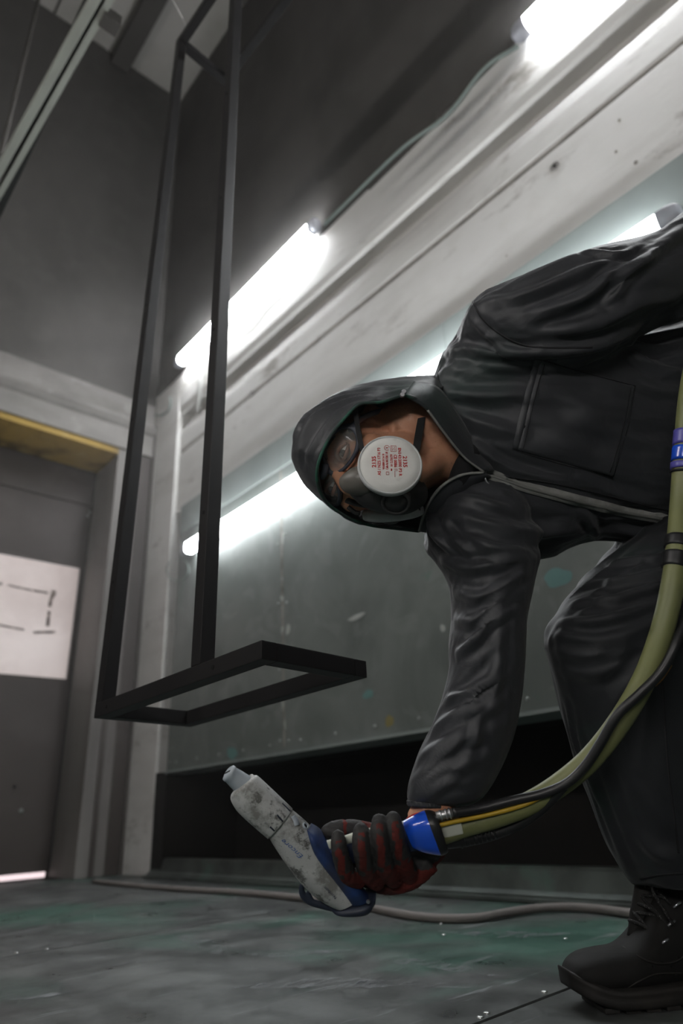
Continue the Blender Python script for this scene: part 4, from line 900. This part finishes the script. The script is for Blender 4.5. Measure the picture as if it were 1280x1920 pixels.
# ---------------------------------------------------------------- gloves
M_glove = mat('red_knit_glove', (.12, .014, .010), .85, layers=[((.05, .012, .010), .8, .42, .68, N_(scale=24, detail=5)), ((.30, .035, .02), .5, .6, .75, N_(scale=30, detail=4, off=(2, 2, 5)))], bump=[(.35, .0006, N_(scale=900, detail=1))])
M_coat = mat('dark_rubber_coating', (.022, .021, .021), .65, layers=[((.05, .048, .046), .6, .5, .75, N_(scale=40, detail=5))], bump=[(.4, .0008, N_(scale=160, detail=4))])
def P3(x, y, d): return at(x, y, d)
FING = [([(672, 1650, .925), (652, 1638, .905), (640, 1610, .893), (635, 1585, .893), (634, 1570, .900)], [.0125, .0125, .0115, .0108, .0098]),
        ([(706, 1652, .930), (690, 1632, .906), (680, 1600, .890), (677, 1575, .890), (677, 1559, .899)], [.0135, .0138, .0130, .0126, .0112]),
        ([(738, 1648, .935), (724, 1625, .908), (714, 1590, .890), (711, 1560, .890), (711, 1542, .900)], [.0135, .0138, .0130, .0126, .0112]),
        ([(768, 1640, .94), (756, 1612, .912), (746, 1580, .894), (740, 1552, .894), (737, 1536, .902)], [.013, .013, .0122, .0116, .0102])]
THUMB = ([(735, 1585, .985), (700, 1566, .972), (660, 1556, .962), (630, 1556, .958), (616, 1560, .958)], [.018, .0155, .0140, .0130, .0118])
PALM = [(805, 1527, 848, 1552, .955, .955, .05), (790, 1550, 836, 1600, .965, .955, .055), (765, 1560, 815, 1625, .978, .955, .055), (730, 1565, 780, 1650, .985, .955, .052), (690, 1570, 735, 1664, .985, .952, .048), (660, 1585, 692, 1666, .98, .948, .042), (645, 1600, 665, 1660, .975, .945, .03)]
def bulb(P, R): return [list(p)+[r] for p, r in zip(P, R)]
def add_finger(bm, px, R):
    Q = catmull([list(P3(*p))+[r] for p, r in zip(px, R)], 6); P = [Vector(q[:3]) for q in Q]; rr = [q[3] for q in Q]
    t = (P[-1]-P[-3]).normalized(); r = rr[-1]
    for a in (.35, .65, .88, .98): P.append(Vector(Q[-1][:3]) + t*r*a); rr.append(r*sqrt(max(.02, 1-a*a)))
    rings_to(bm, tube_rings(P, rr, 18))
bm = bmesh.new()
rings_to(bm, loft_sections(PALM, 26, 4, 2.3))
for px, R in FING: add_finger(bm, px, R)
add_finger(bm, *THUMB)
add_tube(bm, [P3(700, 1655, .945), P3(730, 1655, .95), P3(770, 1642, .95), P3(805, 1612, .952)], [.012, .016, .018, .018], 16, 4)
me_g = remesh(bm, .0017, 3, .4); wrinkle(me_g, .0008, 90, None, True, 1.0)
glove = link('glove', me_g, M_glove, person, True); me_g.materials.append(M_coat)
V, N = mesh_np(me_g); coat = np.zeros(len(V), bool)
for px, R in FING:                                # rubber dip on the fingertips and the sides that grip
    for k, p in enumerate(px[-2:]): coat |= np.linalg.norm(V - np.array(list(P3(*p))), axis=1) < R[-1]*(1.35 if k else 1.12)
    d_, t_ = seg_dist(V, [P3(*p) for p in px]); near = d_ < .017
    c = np.array([list(P3(*p)) for p in px]); cen = c[np.clip((t_*(len(px)-1)).round().astype(int), 0, len(px)-1)]
    side_ = (V-cen) @ np.array(list(cr)); coat |= near & (np.abs(side_) > .0052) & (t_ > .3)
for p, R in zip(*THUMB): coat |= np.linalg.norm(V - np.array(list(P3(*p))), axis=1) < R*1.25
c = np.array(list(P3(795, 1600, .93))); coat |= np.linalg.norm(V-c, axis=1) < .026
pm = [1 if sum(coat[i] for i in p.vertices) >= 2 else 0 for p in me_g.polygons]; me_g.polygons.foreach_set('material_index', pm)
tag(glove, 'right glove, red knit with dark rubber-dipped fingers')
M_redcuff = mat('red_glove_cuff', (.45, .03, .02), .8)
tube('glove_cuff', [P3(764, 1537, .925), P3(778, 1529, .922), P3(795, 1526, .922), P3(812, 1526, .925)], .003, M_redcuff, person, 10, 5)
# left glove, out of the picture, holding the hose slack
bm = bmesh.new(); w0 = at(1560, 190, 1.22)
add_tube(bm, [w0 - cu*.01, w0 + cu*.03 + cr*.01, w0 + cu*.075 + cr*.015], [.031, .040, .036], 18, 4, .6)
for k in range(4):
    a = w0 + cu*.08 + cr*(-.018+.022*k); add_tube(bm, [a, a + cu*.03, a + cu*.045 - cf*.02, a + cu*.03 - cf*.04], [.0115, .011, .0105, .009], 12, 4)
add_tube(bm, [w0 + cu*.03 - cr*.025, w0 + cu*.05 - cr*.05 - cf*.01, w0 + cu*.075 - cr*.055 - cf*.025], [.014, .0125, .010], 12, 4)
link('glove', remesh(bm, .0025, 3, .4), M_glove, person, True)

# ================================================================== the powder spray gun and its hoses
M_gunw = mat('powder_dusted_white_plastic', (.52, .53, .52), .55, layers=[((.40, .41, .41), .7, .4, .65, N_(scale=14, detail=6)), ((.06, .06, .055), .9, .53, .60, N_(scale=42, detail=8, rough=.78)), ((.62, .63, .62), .6, .55, .7, N_(scale=26, detail=4, off=(3, 4, 1))), ((.16, .155, .14), .8, .54, .64, N_(scale=14, detail=6, rough=.7, off=(6, 2, 8)))], bump=[(.15, .0008, N_(scale=90, detail=5))])
M_gunt = mat('pale_blue_nozzle', (.36, .41, .46), .5, layers=[((.5, .53, .56), .6, .45, .7, N_(scale=40, detail=4))])
M_gunb = mat('navy_gun_shell', (.018, .032, .085), .4, layers=[((.03, .075, .25), .7, .48, .66, N_(scale=18, detail=4)), ((.03, .03, .035), .7, .52, .7, N_(scale=26, detail=5, off=(4, 4, 2)))])
M_gunk = mat('dark_gun_base', (.02, .026, .045), .5, layers=[((.07, .08, .10), .6, .58, .72, N_(scale=60, detail=5))])
M_btape = mat('glossy_blue_tape', (.012, .085, .62), .22, layers=[((.006, .03, .25), .7, .5, .75, N_(scale=24, detail=4))], bump=[(.4, .002, N_(scale=45, detail=3))], coat=.6)
M_blk = mat('black_plastic', (.014, .014, .015), .4, bump=[(.2, .001, N_(scale=60, detail=3))])
M_pale = mat('pale_grip_strip', (.56, .58, .50), .4)
M_hose = mat('olive_hose', (.20, .21, .085), .5, layers=[((.14, .15, .07), .7, .42, .68, N_(scale=9, detail=5)), ((.27, .28, .14), .4, .58, .75, N_(scale=20, detail=4))])
M_yel = mat('yellow_line', (.50, .32, .02), .45); M_orng = mat('orange_line', (.40, .16, .03), .5)
M_ink = mat('blue_ink', (.04, .11, .34), .6); M_navyink = mat('navy_ink', (.02, .03, .07), .6)
gun = tag(empty('spray_gun'), 'white and navy powder spray gun held low in the gloved hand', 'spray gun')
GD = .932
def gloft(name, S, m, p=2.2, parent=gun, ang=50):
    bm = bmesh.new(); rings_to(bm, loft_sections(S, 32, 5, p)); o = from_bm(name, bm, m, parent); return shade(o, ang)
sec = lambda a, b, th, d=GD: (a[0], a[1], b[0], b[1], d, d, th)
sleeve = gloft('barrel_sleeve', [sec((477, 1455), (439, 1481), .034), sec((481, 1456), (434, 1489), .043), sec((487, 1461), (435, 1500), .048), sec((505, 1478), (448, 1520), .053), sec((530, 1502), (476, 1546), .054), sec((545, 1517), (500, 1566), .053), sec((547, 1520), (503, 1569), .050), sec((545, 1522), (507, 1566), .044)], M_gunw)
body_g = gloft('gun_body', [sec((540, 1516), (502, 1562), .042), sec((556, 1528), (514, 1582), .046), sec((582, 1552), (534, 1612), .050), sec((608, 1582), (556, 1642), .052), sec((632, 1618), (580, 1668), .052), sec((655, 1655), (604, 1688), .050), sec((672, 1685), (632, 1703), .046)], M_gunw)
rear = gloft('rear_shell', [sec((582, 1548), (577, 1552), .030, .934), sec((598, 1560), (583, 1572), .050, .934), sec((616, 1584), (590, 1598), .056, .934), sec((642, 1618), (606, 1626), .058, .934), sec((672, 1655), (630, 1658), .058, .934), sec((696, 1684), (655, 1694), .052, .934)], M_gunb)
# flat ribs pressed into the sleeve, nozzle with its slot
for a, b in (((529, 1506), (546, 1523)), ((519, 1528), (537, 1548)), ((506, 1550), (523, 1566))):
    bs = bvh_of(sleeve.data); drape_strip('rib', bs, [a, ((a[0]+b[0])/2, (a[1]+b[1])/2), b], .0011, .0005, M_gunk, sleeve, 4)
n0, n1 = at(457, 1472, GD), at(427, 1448, GD-.004); nd = (n1-n0).normalized()
bm = bmesh.new(); ex, ey, nn = basis(nd, cu); fmn = frame(n0, ex, ey, nn); Ln = (n1-n0).length
rings_to(bm, [[fmn @ Vector((cos(2*pi*j/28)*r, sin(2*pi*j/28)*r*(1 if h < Ln else .8), h)) for j in range(28)] for r, h in ((.0148, -.006), (.0142, .004), (.0128, Ln*.55), (.0116, Ln*.8), (.0122, Ln*.86), (.0118, Ln*.97), (.0104, Ln*1.02), (.008, Ln*1.02))])
noz = from_bm('nozzle', bm, M_gunt, gun, True)
box('nozzle_slot', -.0085, .0085, -.0016, .0016, Ln*1.0, Ln*1.025, M_hole, noz, 0, fmn @ Matrix.Rotation(.7, 4, 'Z'))
bm = bmesh.new(); rings_to(bm, [[fmn @ Vector((cos(2*pi*j/28)*r, sin(2*pi*j/28)*r, h)) for j in range(28)] for r, h in ((.0152, .0), (.0185, -.001), (.0188, -.004), (.0152, -.006))]); from_bm('nozzle_ring', bm, M_gunw, noz, True)
bg = bvh_of(body_g.data, sleeve.data, rear.data)
# eyelet and pale plate
p_, n_ = hit(bg, 572, 1549, .0004); ex, ey, nn = basis(n_, cu); fe = frame(p_, ex, ey, nn)
bm = bmesh.new(); rings_to(bm, [[fe @ Vector((cos(2*pi*j/20)*r, sin(2*pi*j/20)*r, h)) for j in range(20)] for r, h in ((.0048, -.002), (.0048, .0012), (.0036, .0018), (.003, .0008), (.003, -.002))]); el = from_bm('eyelet', bm, M_gunt, gun, True)
cyl('eyelet_core', p_ - n_*.0002, n_, .0029, .0029, .0006, M_hole, el, 14)
drape_strip('pale_plate', bg, [(549, 1530), (554, 1538), (557, 1548)], .0042, .0007, M_gunt, gun, 4)
# lettering, lying on the barrel
def lay_text(s, a, b, size, m, up_side, width, parent, shear=0.):
    """text from pixel a to pixel b, glyph tops towards up_side pixel offset"""
    o = text_mesh('lettering', s, size, Matrix.Identity(4), m, parent, .0, 'LEFT'); V, _ = mesh_np(o.data)
    V[:, 0] += V[:, 1]*shear; w_ = V[:, 0].max(); d = GD-.027; k = FPX/d
    ux = np.array(b, float)-np.array(a, float); ux /= np.linalg.norm(ux); uy = np.array(up_side, float); uy -= ux*(uy@ux); uy /= np.linalg.norm(uy)
    for i in range(len(V)):
        q = np.array(a) + ux*(V[i, 0]/w_*width) + uy*(V[i, 1]*k); p, n = hit(bg, q[0], q[1], .0006)
        if p is not None: V[i] = p
    set_np(o.data, V)
lay_text('Encore', (566, 1607), (528, 1574), .0095, M_ink, (-1, 1), 49, body_g, .25)
lay_text('Nordson', (630, 1684), (607, 1662), .0062, M_navyink, (-1, 1), 30, body_g)
# dark base flange with the hang hook
bm = bmesh.new(); rings_to(bm, loft_sections([sec((612, 1694), (616, 1700), .010), sec((640, 1690), (634, 1706), .044), sec((672, 1682), (662, 1708), .054), sec((694, 1676), (690, 1703), .050), sec((705, 1674), (703, 1690), .026)], 28, 4, 2.4)); from_bm('base_flange', bm, M_gunk, gun, True)
bm = bmesh.new(); add_tube(bm, [at(566, 1656, GD), at(565, 1668, GD), at(569, 1681, GD), at(582, 1691, GD), at(602, 1697, GD), at(628, 1703, GD), at(650, 1703, GD)], [.0022, .0028, .0032, .0036, .0036, .0036, .0036], 12, 5, 1.5); add_tube(bm, [at(583, 1688, GD), at(578, 1674, GD), at(585, 1670, GD)], [.0028, .0022, .0018], 10, 4, 1.5); link('hang_hook', remesh(bm, .0014, 2, .4), M_gunk, gun, True)
cyl('base_screw', at(690, 1690, GD-.028), -cf, .003, .0025, .002, M_zipm, gun, 12)
# grip: pale strip and shell under the fingers, blue-taped tail, black end cap
gloft('grip', [sec((606, 1582), (630, 1622), .030, .936), sec((640, 1572), (655, 1618), .032, .932), (700, 1556, 712, 1606, .928, .928, .034), (745, 1544, 760, 1596, .924, .924, .036), (765, 1541, 780, 1592, .922, .922, .036)], M_gunb)
gloft('grip_strip', [(612, 1576, 618, 1592, .918, .918, .006), (640, 1569, 645, 1584, .914, .914, .008), (680, 1556, 686, 1572, .910, .910, .008), (730, 1544, 736, 1560, .906, .906, .006)], M_pale, 2.6)
tail = gloft('taped_tail', [(756, 1543, 776, 1586, .918, .918, .036), (774, 1533, 797, 1594, .914, .914, .042), (795, 1524, 821, 1598, .912, .912, .046), (799, 1524, 826, 1597, .912, .912, .046)], M_btape, 2.8)
gloft('end_cap', [(797, 1523, 825, 1598, .912, .912, .048), (806, 1521, 832, 1595, .912, .912, .048), (815, 1523, 836, 1590, .913, .913, .046), (817, 1527, 836, 1586, .913, .913, .040)], M_blk, 3.0)
cb = tube('brass_coupling', [at(818, 1531, .905), at(832, 1527, .905), at(848, 1524, .905)], [.0062, .0058, .0055], M_clip, gun, 14)
for x, y in ((826, 1529), (836, 1526.5), (843, 1525)): tube('coupling_ring', [at(x-1.6, y+.4, .905), at(x+1.6, y-.4, .905)], .0072, M_zipm, gun, 16)
box('white_connector', -.014, .014, -.009, .009, -.008, .008, M_pale, gun, .002, frame(at(846, 1551, .915), (cr*.96+cu*.22).normalized(), (cu*.97-cr*.22).normalized(), -cf))

hb = tag(empty('hose_bundle'), 'thick olive powder hose with black and yellow lines twisted round it', 'hose')
HP = [(824, 1564, .922), (870, 1548, .923), (930, 1530, .922), (990, 1507, .919), (1045, 1474, .915), (1105, 1424, .910), (1160, 1355, .905), (1205, 1278, .902), (1237, 1195, .903), (1258, 1110, .915), (1270, 1020, .94), (1277, 930, .975), (1283, 840, .99), (1295, 720, 1.01), (1330, 560, 1.04), (1400, 380, 1.08), (1480, 250, 1.12)]
tube('powder_hose', [at(*q) for q in HP], .0152, M_hose, hb, 20, 8)
tube('black_line', [at(*q) for q in ((848, 1524, .905), (900, 1516, .908), (960, 1501, .906), (1020, 1487, .900), (1066, 1466, .894), (1100, 1432, .890), (1126, 1392, .887), (1158, 1340, .884), (1200, 1300, .880), (1240, 1258, .880), (1268, 1205, .885), (1290, 1140, .91), (1310, 1040, .95), (1320, 900, .97), (1330, 700, 1.0))], .0064, M_blk, hb, 12, 8)
tube('black_line', [at(*q) for q in ((836, 1578, .925), (880, 1572, .928), (930, 1560, .930), (980, 1540, .922), (1022, 1510, .910), (1058, 1474, .898))], [.010, .010, .0095, .008, .007, .006], M_blk, hb, 12, 8)
for k in range(9):
    t = k/8; x = 862+62*t; y = 1574-18*t; tube('strain_rib', [at(x-1.5, y+.4, .928), at(x+1.5, y-.4, .928)], .0118, M_blk, hb, 16)
tube('yellow_line', [at(*q) for q in ((822, 1548, .905), (850, 1541, .906), (900, 1531, .907), (950, 1519, .905), (985, 1508, .903), (1010, 1496, .902))], .0031, M_yel, hb, 8, 8)
tube('orange_line', [at(*q) for q in ((1112, 1420, .893), (1124, 1398, .891), (1138, 1372, .889), (1150, 1352, .888))], .0033, M_orng, hb, 8, 6)
tube('orange_line', [at(*q) for q in ((1226, 1284, .884), (1240, 1270, .884), (1256, 1246, .885))], .003, M_orng, hb, 8, 6)
def band(y0, y1, r, m, nm):
    P = [Vector(q) for q in catmull([list(at(*q)) for q in HP], 24)]; out = []
    for p in P:
        d = p-CP; py = 960-FPX*d.dot(cu)/d.dot(cf)
        if y0 <= py <= y1: out.append(p)
    tube(nm, out, r, m, hb, 20)
M_vio = mat('violet_tape', (.10, .09, .38), .35)
band(808, 838, .0172, M_vio, 'tape_band'); band(838, 866, .0176, M_btape, 'tape_band'); band(866, 880, .0178, M_vio, 'tape_band'); band(880, 890, .0176, M_blk, 'tape_band')
band(1006, 1030, .0176, M_blk, 'tape_band'); band(1036, 1068, .0178, M_blk, 'tape_band')

# ------------------------------------------------------------------ fine powder haze hanging in the booth
hz_m = bpy.data.materials.new('powder_haze'); hz_m.use_nodes = True; nt = hz_m.node_tree; nt.nodes.clear()
vs = nt.nodes.new('ShaderNodeVolumeScatter'); vs.inputs['Color'].default_value = (1, .98, .96, 1); vs.inputs['Anisotropy'].default_value = .55
tc = nt.nodes.new('ShaderNodeTexCoord'); mp = nt.nodes.new('ShaderNodeMapping'); mp.vector_type = 'TEXTURE'
mp.inputs['Location'].default_value = (1.15, 2.9, 1.3); mp.inputs['Scale'].default_value = (1.0, 1.7, 2.0)
gr = nt.nodes.new('ShaderNodeTexGradient'); gr.gradient_type = 'QUADRATIC_SPHERE'
ma = nt.nodes.new('ShaderNodeMath'); ma.operation = 'MULTIPLY_ADD'; ma.inputs[1].default_value = HAZE_PUFF; ma.inputs[2].default_value = HAZE
nt.links.new(tc.outputs['Object'], mp.inputs[0]); nt.links.new(mp.outputs[0], gr.inputs[0]); nt.links.new(gr.outputs[1], ma.inputs[0]); nt.links.new(ma.outputs[0], vs.inputs['Density'])
ou = nt.nodes.new('ShaderNodeOutputMaterial'); nt.links.new(vs.outputs[0], ou.inputs['Volume'])
hz = box('powder_haze', XL+.01, XR-.10, YF+.01, YB-.08, .002, 5.5, hz_m)
tag(hz, 'thin haze of powder dust hanging in the booth air', 'haze', None, 'stuff')
